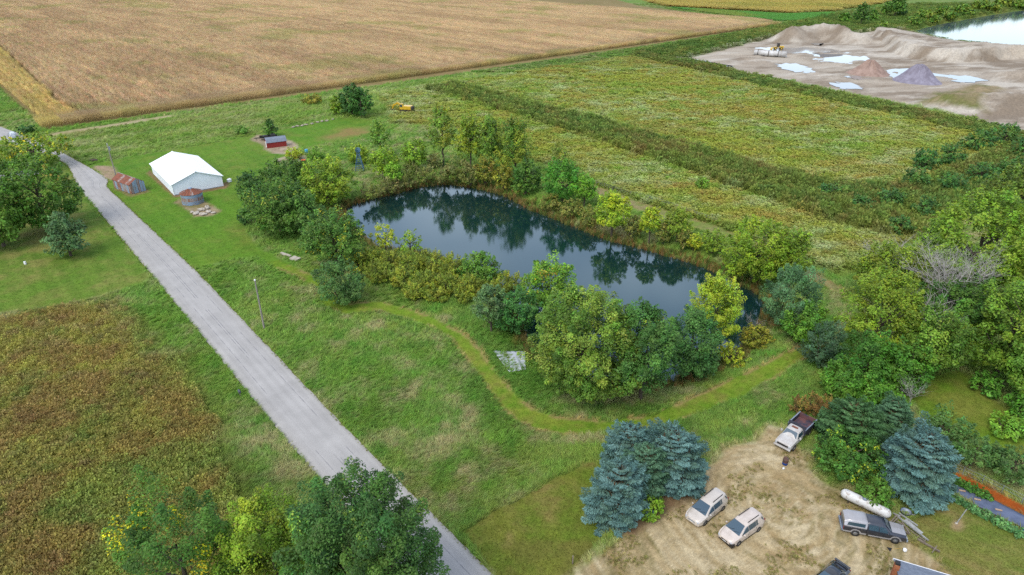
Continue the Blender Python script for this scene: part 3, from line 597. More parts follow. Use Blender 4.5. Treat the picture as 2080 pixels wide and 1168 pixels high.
def corn_row(seed, length=6.0):
    r = np.random.default_rng(seed); V = []; Fs = []
    x = -length / 2
    while x < length / 2:
        h = r.uniform(1.9, 2.45); y0 = r.normal(0, .05); b = len(V)
        V += [(x - .02, y0, 0), (x + .02, y0, 0), (x + .015, y0, h), (x - .015, y0, h)]; Fs.append((b, b + 1, b + 2, b + 3))
        for k in range(6):
            z = h * r.uniform(.3, .95); a = r.uniform(0, 2 * math.pi); l = r.uniform(.4, .75); b = len(V); ca, sa = math.cos(a), math.sin(a); w = .055
            V += [(x, y0, z), (x + ca * l * .5 - sa * w, y0 + sa * l * .5 + ca * w, z + .16), (x + ca * l * .5 + sa * w, y0 + sa * l * .5 - ca * w, z + .16), (x + ca * l, y0 + sa * l, z - .18)]
            Fs += [(b, b + 2, b + 1), (b + 1, b + 2, b + 3)]
        b = len(V); V += [(x - .07, y0, h), (x + .07, y0, h), (x, y0 + r.uniform(-.1, .1), h + .28)]; Fs.append((b, b + 1, b + 2))
        x += r.uniform(.2, .3)
    return V, Fs
def protos(name, items):
    c = bpy.data.collections.new(name)
    for k, (V, Fs) in enumerate(items):
        me = bpy.data.meshes.new(f'{name}_{k}'); me.from_pydata(V, [], Fs); me.materials.append(M_TUFT); me.update()
        c.objects.link(bpy.data.objects.new(f'{name}_{k}', me))
    return c
def scatter(name, pts, scl, rot, tint, coll, label, cat):
    n = len(pts); me = bpy.data.meshes.new(name); me.vertices.add(n); me.vertices.foreach_set('co', np.asarray(pts, dtype=np.float32).ravel())
    scl = np.asarray(scl, dtype=np.float32)
    if scl.ndim == 1: scl = np.stack([scl] * 3, 1)
    a = me.attributes.new('scl', 'FLOAT_VECTOR', 'POINT'); a.data.foreach_set('vector', np.ascontiguousarray(scl).ravel())
    r3 = np.zeros((n, 3), dtype=np.float32); r3[:, 2] = rot; a = me.attributes.new('rot', 'FLOAT_VECTOR', 'POINT'); a.data.foreach_set('vector', r3.ravel())
    c4 = np.ones((n, 4), dtype=np.float32); c4[:, :3] = np.clip(tint, 0, 1); a = me.attributes.new('tint', 'FLOAT_COLOR', 'POINT'); a.data.foreach_set('color', c4.ravel())
    a = me.attributes.new('pid', 'INT', 'POINT'); a.data.foreach_set('value', RNG.integers(0, len(coll.objects), n).astype(np.int32))
    me.update(); o = link(name, me); tag(o, label, cat, None, 'stuff')
    ng = bpy.data.node_groups.new(name, 'GeometryNodeTree'); ng.interface.new_socket('Geometry', in_out='INPUT', socket_type='NodeSocketGeometry'); ng.interface.new_socket('Geometry', in_out='OUTPUT', socket_type='NodeSocketGeometry')
    gi, go = ng.nodes.new('NodeGroupInput'), ng.nodes.new('NodeGroupOutput'); ip = ng.nodes.new('GeometryNodeInstanceOnPoints'); ci = ng.nodes.new('GeometryNodeCollectionInfo')
    ci.inputs['Collection'].default_value = coll; ci.inputs['Separate Children'].default_value = True; ci.inputs['Reset Children'].default_value = True
    ip.inputs['Pick Instance'].default_value = True
    def na(nm, t):
        q = ng.nodes.new('GeometryNodeInputNamedAttribute'); q.data_type = t; q.inputs['Name'].default_value = nm; return next(s for s in q.outputs if s.enabled)
    L = ng.links.new
    L(gi.outputs[0], ip.inputs['Points']); L(ci.outputs[0], ip.inputs['Instance']); L(na('pid', 'INT'), ip.inputs['Instance Index'])
    er = ng.nodes.new('FunctionNodeEulerToRotation'); L(na('rot', 'FLOAT_VECTOR'), er.inputs[0]); L(er.outputs[0], ip.inputs['Rotation']); L(na('scl', 'FLOAT_VECTOR'), ip.inputs['Scale'])
    L(ip.outputs[0], go.inputs[0])
    md = o.modifiers.new('scatter', 'NODES'); md.node_group = ng
    return o
C_GRASS = protos('grass_tuft', [blades(s, 13, .24, .4, .9, .5, .032, .75) for s in range(5)])
C_DRY = protos('weed_tuft', [blades(50 + s, 9, .25, .5, 1.0, .35, .022) for s in range(2)] + [weed(60 + s, 26, .42, .26, .6) for s in range(4)])
C_TALL = protos('tall_weed', [weed(80 + s, 40, .34, .26, 1.4) for s in range(3)] + [blades(88 + s, 22, .34, .6, 1.1, .22, .03) for s in range(3)])
C_HERB = protos('herb', [weed(95 + s, 30, .62, .34, .1) for s in range(4)])
C_REED = protos('reed', [blades(120 + s, 16, .35, .9, 1.7, .18, .022) for s in range(4)])
C_CORN = protos('corn_row', [corn_row(140 + s) for s in range(5)])
def sample_frustum(n, y0, y1, seed, power=1.0):
    """random ground points in the fan the place is seen in, density falling with distance"""
    r = np.random.default_rng(seed); t = r.uniform(0, 1, n); a, b = y0 ** -power, y1 ** -power
    y = (a + (b - a) * t) ** (-1 / power); x = r.uniform(-1, 1, n) * (0.70 * y + 24)
    return x, y
TUFT_GAIN = 1.6
def vary(c, seed, amt=.22):
    c = c * TUFT_GAIN
    r = np.random.default_rng(seed); n = len(c)
    return c * (1 + amt * r.normal(size=(n, 1))).clip(.45, 1.8) * (1 + .045 * r.normal(size=(n, 3))).clip(.8, 1.2)
def build_cover():
    x, y = sample_frustum(420000, 38, 330, 11, 0.6)
    ok = (sdf(ROAD_POLY, x, y) > 0.15) & (sdf(POND, x, y) > 0.4); x, y = x[ok], y[ok]
    zi, col = zone_at(x, y); z = elev(x, y); dist = np.hypot(x, y); r = np.random.default_rng(12)
    def take(names, keep): 
        m = np.isin(zi, [ZID[k] for k in names]) & (r.uniform(size=len(x)) < keep); return np.nonzero(m)[0]
    flow = .95 + 3.4 * (fbm(x, y, 9, 71, 2) - .5)
    big = 1 + np.clip((dist - 80) / 200, 0, 1.4)
    i = take(['rough', 'rough_north'], .85); patch = .58 + .45 * fbm(x[i], y[i], 4, 73, 3)
    scatter('meadow_grass', np.stack([x, y, z], 1)[i], patch * big[i] * r.uniform(.7, 1.3, len(i)) * .82, flow[i] + r.normal(0, .5, len(i)), vary(col[i] * 1.2, 3, .18), C_GRASS, 'long windblown meadow grass between road, pond and fields', 'grass')
    i = take(['brown_field'], 1.0); gk = np.clip((fbm(x[i], y[i], 11, 171, 4) - .60) * 6, 0, .42)[:, None]; rk = np.clip((fbm(x[i], y[i], 5, 173, 4) - .50) * 4, 0, .5)[:, None]
    bc = col[i] * (1 - rk) + alb((136, 110, 68)) * rk; bc = bc * (1 - gk) + alb((106, 132, 60)) * gk
    scatter('dry_weeds', np.stack([x, y, z], 1)[i], r.uniform(.4, .9, len(i)), r.uniform(0, 6.28, len(i)), vary(bc * np.array([1.38, 1.36, 1.32]), 4, .15), C_DRY, 'brown and yellow dry weeds in the field left of the road', 'weeds')
    i = take(['fallow'], .9)
    scatter('fallow_weeds', np.stack([x, y, z], 1)[i], np.stack([big[i] * 1.1, big[i] * 1.1, .6 + .5 * fbm(x[i], y[i], 5, 75, 3)], 1) * r.uniform(.5, 1.2, (len(i), 1)), r.uniform(0, 6.28, len(i)), vary(col[i] * 1.1, 5, .10), C_HERB, 'yellow-green and white-flecked weeds of the fallow field beyond the pond', 'weeds')
    i = take(['weed_band', 'weed_strip', 'quarry_verge'], 1.0); hh = np.where(zi[i] == ZID['weed_band'], 2.1, 1.5)
    scatter('tall_weeds', np.stack([x, y, z], 1)[i], np.stack([big[i] * 1.5, big[i] * 1.5, hh * (.6 + .8 * fbm(x[i], y[i], 4, 76, 3))], 1) * r.uniform(.7, 1.15, (len(i), 1)), r.uniform(0, 6.28, len(i)), vary(col[i] * 1.2, 6, .18), C_TALL, 'tall dark green and brown weeds in bands across the fallow field and along the pit', 'weeds')
    i = take(['dirt_yard', 'bin_pad', 'shed_gravel', 'rock_bed'], .34); g = fbm(x[i], y[i], 2.5, 78, 4); i = i[g > .575]
    scatter('yard_weeds', np.stack([x, y, z], 1)[i], r.uniform(.08, .26, len(i)), r.uniform(0, 6.28, len(i)), vary(np.repeat(alb((150, 144, 84))[None], len(i), 0), 7, .3), C_HERB, 'sparse low weeds in the dirt yard', 'weeds')
    i = take(['barn_lawn', 'left_lawn', 'side_lawn', 'right_lawn', 'garden_lawn', 'path', 'bank_track'], .8)
    scatter('lawn_grass', np.stack([x, y, z], 1)[i], r.uniform(.10, .2, len(i)) * big[i], r.uniform(0, 6.28, len(i)), vary(col[i] * 1.05, 8, .16), C_GRASS, 'short clipped grass blades of the lawns and mown path', 'grass')
    fx, fy = sample_frustum(120000, 325, 760, 21, .8); fz, fc = zone_at(fx, fy); k = np.isin(fz, [ZID[n] for n in ('quarry_verge', 'rough', 'weed_strip', 'fallow', 'mound_weeds', 'rough_north')]) & (sdf(LAKE, fx, fy) > 2); fx, fy, fz, fc = fx[k], fy[k], fz[k], fc[k]
    hh = np.where(np.isin(fz, [ZID['quarry_verge'], ZID['weed_strip']]), 1.7, .7) * np.where(fz == ZID['rough'], .8, 1.0)
    scatter('far_weeds', np.stack([fx, fy, elev(fx, fy)], 1), np.stack([np.full(len(fx), 2.4), np.full(len(fx), 2.4), hh * (.5 + fbm(fx, fy, 9, 79, 3))], 1) * r.uniform(.6, 1.2, (len(fx), 1)), r.uniform(0, 6.28, len(fx)), vary(fc, 22, .18), C_HERB, 'far rough weeds round the gravel pit and fields', 'weeds')
    # coarse grass hanging over the road edge
    e = np.concatenate([resample(PP(ROAD_L), 2600), resample(PP(ROAD_R), 2600)]); e = e + r.normal(0, .26, e.shape); keep = (sdf(ROAD_POLY, e[:, 0], e[:, 1]) > -0.28) & (np.hypot(e[:, 0], e[:, 1]) < 230); e = e[keep]
    scatter('verge_grass', np.stack([e[:, 0], e[:, 1], np.zeros(len(e))], 1), r.uniform(.15, .42, len(e)), r.uniform(0, 6.28, len(e)), vary(np.repeat(alb((128, 134, 52))[None], len(e), 0), 9, .25), C_GRASS, 'ragged grass along both edges of the road', 'grass')
    # reeds at the waterline
    e = resample(smooth_line(POND + [POND[0]], 4), 5200); e = e + r.normal(0, 1.3, e.shape); dp = sdf(POND, e[:, 0], e[:, 1]); e = e[(dp > -.5) & (dp < 4.5)]
    ze = np.maximum(elev(e[:, 0], e[:, 1]), POND_Z - .1); pal = np.array([alb(c) for c in [(130, 130, 62), (104, 118, 58), (160, 138, 86), (84, 104, 50), (150, 112, 66)]])
    scatter('pond_reeds', np.stack([e[:, 0], e[:, 1], ze], 1), r.uniform(.45, 1.05, len(e)), r.uniform(0, 6.28, len(e)), vary(pal[r.integers(0, 5, len(e))], 10), C_REED, 'reeds and bank grass along the edge of the pond', 'reeds')
    # corn
    A, B = P(95, 262), P(1592, 50); ev = (B - A).normalized(); nv = Vector((-ev.y, ev.x, 0)); 
    if nv.y < 0: nv = -nv
    rd = Vector((P(0, 178) - A)); rd.normalize()                          # rows run away from the near edge
    ra = math.atan2(rd.y, rd.x); pr = Vector((-rd.y, rd.x, 0))
    poly = ZONES[ZID['corn_soil']].poly
    us = np.arange(-500, 500, .76); vs = np.arange(-20, 1100, 6.0)
    Ug, Vg = np.meshgrid(us, vs); Ug, Vg = Ug.ravel(), Vg.ravel(); Vg = Vg + r.uniform(-1.5, 1.5, len(Vg))
    cx = A.x + pr.x * Ug + rd.x * Vg; cy = A.y + pr.y * Ug + rd.y * Vg
    keep = (np.abs(cx) < .80 * cy + 25) & (cy < 1000); cx, cy = cx[keep], cy[keep]
    near_e = (cx - A.x) * nv.x + (cy - A.y) * nv.y                        # distance from the near edge
    d = sdf(poly, cx, cy); head = 13.0
    left = sdf([P(95, 262), P(0, 178), P(-250, 60), P(-200, 52), P(0, 95), P(120, 212), P(165, 232)], cx, cy)
    gap = np.abs(left) < .9
    keep = (d < -1.2) & (near_e > head) & ~((gap) & (fbm(cx, cy, 12, 91, 3) < .6)); bx, by = cx[keep], cy[keep]
    hx = []; hs = np.arange(2, (B - A).length - 4, 6.0)
    for k in range(int(head / .76)):
        off = 1.0 + k * .76; hx.append(np.stack([A.x + ev.x * hs + nv.x * off, A.y + ev.y * hs + nv.y * off], 1))
    hx = np.concatenate(hx); hx = hx[sdf(poly, hx[:, 0], hx[:, 1]) < -.6]
    ax = np.concatenate([bx, hx[:, 0]]); ay = np.concatenate([by, hx[:, 1]]); rot = np.concatenate([np.full(len(bx), ra), np.full(len(hx), math.atan2(ev.y, ev.x))])
    n1 = fbm(ax * rd.x + ay * rd.y, (ax * pr.x + ay * pr.y) * 5, 60, 92, 4); n2 = fbm(ax, ay, 30, 93, 4); dl = sdf([P(95, 262), P(0, 178), P(-250, 60), P(-200, 52), P(0, 95), P(120, 212), P(165, 232)], ax, ay)
    tan, tan2, grn, yel = alb((198, 173, 132)), alb((184, 158, 120)), alb((152, 156, 84)), alb((198, 178, 96))
    k1 = np.clip((n1 - .42) * 5, 0, 1)[:, None]; k2 = np.clip((n2 - .62) * 6, 0, .42)[:, None]; c = tan * (1 - k1) + tan2 * k1; c = c * (1 - k2) + grn * k2
    kl = np.clip(.6 - dl * .5, 0, .65)[:, None] * (.4 + fbm(ax, ay, 10, 95, 3)[:, None]); c = c * (1 - kl) + yel * kl
    edge = np.clip(1 - ((ax - A.x) * nv.x + (ay - A.y) * nv.y) / 5, 0, .4)[:, None]; c = c * (1 - edge) + yel * .8 * edge
    rowid = np.round((ax * pr.x + ay * pr.y) / .76); c = c * (1 + .22 * (_hash(rowid, rowid * 0, 31) - .5) + .16 * (_hash(np.floor(rowid / 8), rowid * 0, 33) - .5))[:, None]
    scatter('corn_crop', np.stack([ax, ay, np.zeros(len(ax))], 1), np.stack([np.ones(len(ax)), np.ones(len(ax)) * 1.2, r.uniform(.9, 1.12, len(ax))], 1), rot + (r.integers(0, 2, len(ax)) * math.pi), vary(c, 13, .10), C_CORN, 'ripe tan corn standing in rows across the large field', 'corn')
    # far crops
    for nm, lb, cc, hgt, sc in (('far_corn', 'far strip of yellow-green corn beyond the gravel pit', (182, 166, 88), 1.0, 3.0), ('green_crop', 'narrow strip of low green crop beside the far corn', (96, 152, 66), .35, 2.0)):
        poly = ZONES[ZID[nm]].poly; xs = [p.x for p in poly]; ys = [p.y for p in poly]; N = 14000
        fx = r.uniform(min(xs), max(xs), N); fy = r.uniform(min(ys), min(max(ys), 1500), N); k = (sdf(poly, fx, fy) < -1.5) & (np.abs(fx) < .8 * fy + 30); fx, fy = fx[k], fy[k]
        tc = np.repeat(alb(cc)[None], len(fx), 0); g = np.clip((fbm(fx, fy, 60, 97, 3) - .5) * 4, 0, .6)[:, None]; tc = tc * (1 - g) + alb((150, 152, 70)) * g
        scatter('far_crop', np.stack([fx, fy, np.zeros(len(fx))], 1), np.stack([np.full(len(fx), sc), np.full(len(fx), sc * 3), np.full(len(fx), hgt)], 1), np.full(len(fx), ra) + r.normal(0, .05, len(fx)), vary(tc, 14, .1), C_CORN, lb, 'crop')
build_cover()
# ------------------------------------------------------------------ trees
def leaf_quads(pos, nrm, axis, ln, wd):
    """rhombic leaves: pos (N,3), normal, growth axis"""
    side = np.cross(nrm, axis); side /= np.linalg.norm(side, axis=1, keepdims=True) + 1e-9
    ax = np.cross(side, nrm); ax /= np.linalg.norm(ax, axis=1, keepdims=True) + 1e-9
    ln = ln[:, None]; wd = wd[:, None]
    V = np.stack([pos - ax * ln * .5, pos + side * wd * .5 - nrm * ln * .06, pos + ax * ln * .5, pos - side * wd * .5 - nrm * ln * .06], 1)
    return V.reshape(-1, 3)
def unit(v): return v / (np.linalg.norm(v, axis=1, keepdims=True) + 1e-9)
def leaf_obj(name, V, col, parent):
    n = len(V) // 4
    me = mesh_np(name, V, np.arange(n * 4), np.full(n, 4), False, np.repeat(col, 4, 0))
    return link(name, me, parent, M_LEAF)
LEAF_GAIN = np.array([1.50, 1.66, 1.12])
def pal_mix(r, n, cols, gain=1.0):
    cols = np.array([alb(c) for c in cols]) * gain * LEAF_GAIN; return cols[r.integers(0, len(cols), n)]
def limb(mb, p, q, r0, r1, rng, seg=4, wob=.06):
    p, q = Vector(p), Vector(q); L = (q - p).length; prev = p
    for k in range(1, seg + 1):
        t = k / seg; c = p.lerp(q, t) + Vector((rng.normal() * wob * L, rng.normal() * wob * L, 0)) * (1 if k < seg else 0)
        a = r0 + (r1 - r0) * (k - 1) / seg; b = r0 + (r1 - r0) * t
        mb.tube(prev, c, a, b, 7, False); prev = c
def crown_shape(r, R, H, hb, lobes, kappa, taper, expo, bottom):
    K = unit(r.normal(size=(lobes, 3))); K[:, 2] = np.abs(K[:, 2]) * .9 - .25; K = unit(K); size = r.uniform(.75, 1.15, lobes)
    cz = hb + (H - hb) * .48; rz = (H - hb) * .52
    def f(d, frac):
        dot = d @ K.T; lob = np.exp(kappa * (dot - 1)) * size; lump = lob.max(1); which = lob.argmax(1)
        m = .70 + .34 * lump
        s = (np.hypot(d[:, 0], d[:, 1]) ** expo + np.abs(d[:, 2]) ** expo) ** (-1 / expo)
        p = d * (s * m * frac)[:, None]
        k = 1 - taper * np.clip(p[:, 2], -1, 1)
        return np.stack([p[:, 0] * R * k, p[:, 1] * R * k, cz + p[:, 2] * rz], 1), which
    return f, cz, rz
def tree(name, label, cat, box, cols, kind='round', group=None, seed=0, skirt=.12, gain=1.0, tip=None, base=None, hscale=1.0, dens=1.0):
    """box: pixel frame of the crown in the photograph (x0, y0, x1, y1); the tree is stood on the ground at the depth that fits it"""
    x0, y0, x1, y1 = box; xc = (x0 + x1) / 2
    r = np.random.default_rng(1000 + seed)
    if kind in ('shrub', 'dome', 'willow'): skirt = min(skirt, .03)
    if base is not None:
        b = ground_pt(*base)
    else:
        lo, hi = y0 + 4.0, y1 + 2.0
        for _ in range(30):
            py = (lo + hi) / 2; b = P(xc, py); dist = math.hypot(b.y, CAM_H); R = (x1 - x0) / 2 * dist / F_PX
            H = height_at(b, y0)
            if proj((b.x, b.y - R * .72, skirt * H * .6))[1] > y1: hi = py
            else: lo = py
        b = ground_pt(xc, py)
    dist = math.sqrt(b.x ** 2 + b.y ** 2 + CAM_H ** 2); dep = b.y * CP + CAM_H * SP
    R = (x1 - x0) / 2 * dep / F_PX * 1.02; H = height_at(b, y0) * .98 * hscale
    if base is not None:
        dep2 = b.y * CP + (CAM_H - H * .6) * SP; R = (x1 - x0) / 2 * dep2 / F_PX * 1.02
    R = max(R, .5); H = max(H, .8)
    root = empty(name, b, 0.0, label, cat, group)
    if kind == 'spruce': return spruce(root, r, R, H, dist, cols, gain)
    hb = skirt * H
    prm = dict(round=(22, 9, .12, 2.4, .35), dome=(26, 8, .22, 2.6, .2), oval=(20, 9, .2, 2.1, .3), poplar=(16, 7, .38, 2.0, .3), airy=(18, 14, .15, 2.2, .3), shrub=(16, 7, .12, 2.6, .15), willow=(26, 8, .12, 2.5, .2), cone=(22, 10, .55, 2.0, .2))[kind]
    lobes, kappa, taper, expo, bottom = prm
    lobes = int(lobes * np.clip(R / 4, .5, 1.6)) + 3
    f, cz, rz = crown_shape(r, R, H, hb, lobes, kappa, taper, expo, bottom)
    leaf = max(.15, 2.05 * dist / 665.0) * {'airy': .95, 'willow': 1.05, 'poplar': .9}.get(kind, 1.0)
    lw = leaf * {'willow': .34, 'airy': .6}.get(kind, .62)
    rc = np.clip(min(R, rz) * .26, leaf * 1.3, 1.15)
    area = 4 * math.pi * (R * R * .5 + R * rz * .5) * .85
    cov = {'airy': .75, 'poplar': 2.0, 'round': 1.85, 'dome': 1.8, 'oval': 1.8}.get(kind, 1.45) * dens
    nc = max(14, int(1.05 * cov * area / (math.pi * rc * rc))); nl = max(6, int(1.5 * math.pi * rc * rc / (leaf * lw * .5) * .62))
    d = unit(r.normal(size=(nc * 2, 3))); d = d[d[:, 2] > (-.98 if skirt <= .06 else -.75) + .2 * r.uniform(size=len(d))][:nc]
    frac = np.where(r.uniform(size=len(d)) < .33, r.uniform(.5, .88, len(d)), r.uniform(.9, 1.03, len(d)))
    c, which = f(d, frac)
    top = np.percentile(c[:, 2], 99); c[:, 2] = hb * .5 + (c[:, 2] - hb * .5) * (H - rc * .6 - hb * .5) / max(.3, top - hb * .5)       # reach the full height and spread
    sp = np.percentile(np.abs(c[:, 0]), 98); c[:, :2] *= max(.3, R - rc * .55) / max(.2, sp)
    if kind in ('airy', 'poplar'): c += r.normal(size=c.shape) * rc * .45
    N = len(c) * nl; ci = np.repeat(np.arange(len(c)), nl)
    out = unit(np.stack([d[:, 0], d[:, 1], d[:, 2] * .9 + .25], 1))
    # a sprig: leaves round a short twig that points out and up, thinning to its tip
    oo = unit(out + np.array([0, 0, .55 if kind in ('willow', 'poplar') else .25]) + r.normal(size=out.shape) * .25)[ci]
    tt = r.uniform(0, 1, (N, 1)); rd = r.normal(size=(N, 3)); rd = unit(rd - oo * (rd * oo).sum(1, keepdims=True)); size = (rc * r.uniform(.7, 1.3, len(c)))[ci][:, None]
    off = oo * (tt * 1.7 - .75) * size * (1.35 if kind in ('willow', 'poplar') else 1.0) + rd * size * (1.05 - tt) ** .6 * np.sqrt(r.uniform(0, 1, (N, 1))) * .95
    pos = c[ci] + off; pos[:, 2] = np.maximum(pos[:, 2], .05)
    nrm = unit(oo * .5 + rd * .55 + np.array([0, 0, .6]) + r.normal(size=(N, 3)) * .35)
    axis = unit(oo * 1.2 + rd * .6 + np.array([0, 0, 1.0 if kind in ('willow', 'poplar') else -.15]) + r.normal(size=(N, 3)) * .5)
    base_c = pal_mix(r, lobes, cols, gain)[which][ci] * .55 + pal_mix(r, len(c), cols, gain)[ci] * .45
    if tip is not None:                                                     # yellowing sprays on some twigs
        tc, tf = tip; sel = (r.uniform(size=len(c)) < tf * 2.2)[ci] & (r.uniform(size=N) < .36); base_c[sel] = alb(tc) * gain * LEAF_GAIN
    base_c = base_c * (1 + .20 * r.normal(size=len(c))).clip(.55, 1.6)[ci][:, None] * (1 + np.array([.06, .03, .06]) * r.normal(size=(len(c), 3)).clip(-2, 2))[ci]
    colr = base_c * (1 + .15 * r.normal(size=(N, 1))).clip(.5, 1.6) * (1 + .07 * r.normal(size=(N, 3)))
    V = leaf_quads(pos, nrm, axis, leaf * r.uniform(.55, 1.5, N), lw * r.uniform(.6, 1.4, N))
    leaf_obj('crown', V, colr.clip(0, 1), root)
    mb = MB(); tr = max(.07, R * .055)
    if kind in ('shrub', 'willow'):
        for k in range(5):
            a = k * 1.3 + r.uniform(0, 1); limb(mb, (.12 * math.cos(a), .12 * math.sin(a), -.1), (R * .55 * math.cos(a), R * .55 * math.sin(a), H * .72), max(.03, tr * .5), .02, r, 3)
        mb.build('stem', M_BARK, root)
    else:
        limb(mb, (0, 0, -.3), (r.normal() * .1, r.normal() * .1, hb + (H - hb) * .62), tr * 1.25, tr * .45, r, 5, .012)
        for k in range(9):
            a = k * 2.4 + r.uniform(-.4, .4); zb = hb + (H - hb) * r.uniform(.02, .5); e = .62 * R
            limb(mb, (0, 0, zb), (e * math.cos(a), e * math.sin(a), min(H * .86, zb + (H - hb) * r.uniform(.18, .4))), tr * .5, tr * .12, r, 3, .05)
        mb.build('trunk', M_BARK, root)
    return root
def spruce(root, r, R, H, dist, cols, gain):
    H = H * .93; R = R * 1.10; gain = gain * np.array([.90, .87, 1.08])
    leaf = max(.20, 2.3 * dist / 665.0); pos = []; ax = []; nr = []; ids = []; mb = MB()
    mb.tube((0, 0, -.3), (0, 0, H * .97), R * .07, .03, 8, False)
    z = H * .05; bid = 0; ph = r.uniform(0, 6.28, 3); droop = r.uniform(-.40, -.12); expo = r.uniform(.44, .6); brown = alb((112, 92, 66)) * 1.2; inner = []
    while z < H * .985:
        t = z / H; L = R * ((1 - t ** (1.9 + expo * 1.6)) ** .75 + .02) * (.80 + .20 * min(1, t / .16)); nb = max(5, int(6 + 9 * (1 - t)))
        a0 = r.uniform(0, 6.28)
        for k in range(nb):
            a = a0 + 2 * math.pi * k / nb + r.normal() * .12; l = L * r.uniform(.70, 1.14) * (1 + .13 * math.sin(2 * a + ph[0]) + .08 * math.sin(3 * a + ph[1] + 4 * t)); slope = droop + (.67 - droop) * t + r.normal() * .06
            dirv = np.array([math.cos(a), math.sin(a), slope]); sidev = np.array([-math.sin(a), math.cos(a), 0]); zb = z + r.normal() * H * .012; bid += 1
            if l > R * .3: mb.tube((0, 0, zb), tuple(np.array([0, 0, zb]) + dirv * l * .85), .035, .012, 4, False)
            m = max(4, int(l / leaf * 5.6))
            for j in range(m):
                s = (.30 + .72 * (j + r.uniform()) / m); w = .40 * l * (1.12 - s) + .14
                for q in range(4):
                    u = r.uniform(-1, 1); p = np.array([0, 0, zb]) + dirv * l * s + sidev * u * w; p[2] += .16 * (s ** 2) * l * .5 - abs(u) * w * .12 + r.normal() * .05
                    pos.append(p); dv = dirv * (1.0) + sidev * u * .9 + np.array([0, 0, .35]); ax.append(dv); nr.append(np.array([r.normal() * .35, r.normal() * .35, 1.0]) + .35 * np.array([math.cos(a), math.sin(a), 0])); ids.append(bid); inner.append(s < .55 and r.uniform() < .5)
        z += max(H * .042, .28) * r.uniform(.85, 1.15)
    pos, ax, nr, ids = np.array(pos), unit(np.array(ax)), unit(np.array(nr)), np.array(ids); N = len(pos)
    bc = pal_mix(r, bid + 1, cols, gain)[ids] * .6 + pal_mix(r, N, cols, gain) * .4
    bc[np.array(inner)] = brown; col = bc * (1 + .2 * r.normal(size=(N, 1))).clip(.5, 1.7)
    V = leaf_quads(pos, nr, ax, leaf * r.uniform(.8, 1.5, N), leaf * .36 * r.uniform(.7, 1.3, N)); leaf_obj('crown', V, col.clip(0, 1), root)
    mb.build('trunk', M_BARK, root)
    return root
def dead_tree(label, base, top, spread_px, seed, lean=(0, 0), group=None, cat='dead tree', name='dead_tree', thick=.2, levels=3):
    b = ground_pt(*base); H = height_at(b, top); r = np.random.default_rng(seed); root = empty(name, b, 0, label, cat, group); dep = b.y * CP + CAM_H * SP; R = spread_px / 2 * dep / F_PX
    mt, mbn = MB(), MB()
    def grow_b(p, d, l, rad, lev, mb):
        q = p
        for k in range(3):
            d2 = (d + Vector((r.normal(), r.normal(), r.normal() * .6)) * .12).normalized(); n = q + d2 * l / 3; ra = rad * (1 - .2 * k); mb.tube(q, n, ra, rad * (1 - .2 * (k + 1)), 5 if lev else 7, False); q = n; d = d2
            if lev < levels and (k > 0 or lev > 0):
                for _ in range(2 if lev < 3 else 3):
                    side = Vector((r.normal(), r.normal(), r.normal() * .35 + .25)).normalized(); grow_b(q, (d * .75 + side * .9).normalized(), l * r.uniform(.5, .72), ra * .55, lev + 1, mbn)
    d0 = Vector((lean[0], lean[1], 1)).normalized(); trunk_l = H * .42; mt.tube((0, 0, -.3), d0 * trunk_l, thick, thick * .8, 8, False)
    for k in range(5):
        a = k * 1.26 + r.uniform(0, .8); dv = Vector((math.cos(a) * R / H * 1.6, math.sin(a) * R / H * 1.6, 1)).normalized(); grow_b(d0 * trunk_l * r.uniform(.75, 1), dv, H * .36, thick * .6, 1, mbn)
    mt.build('trunk', M_DEAD, root); mbn.build('branches', M_DEAD, root)
    return root

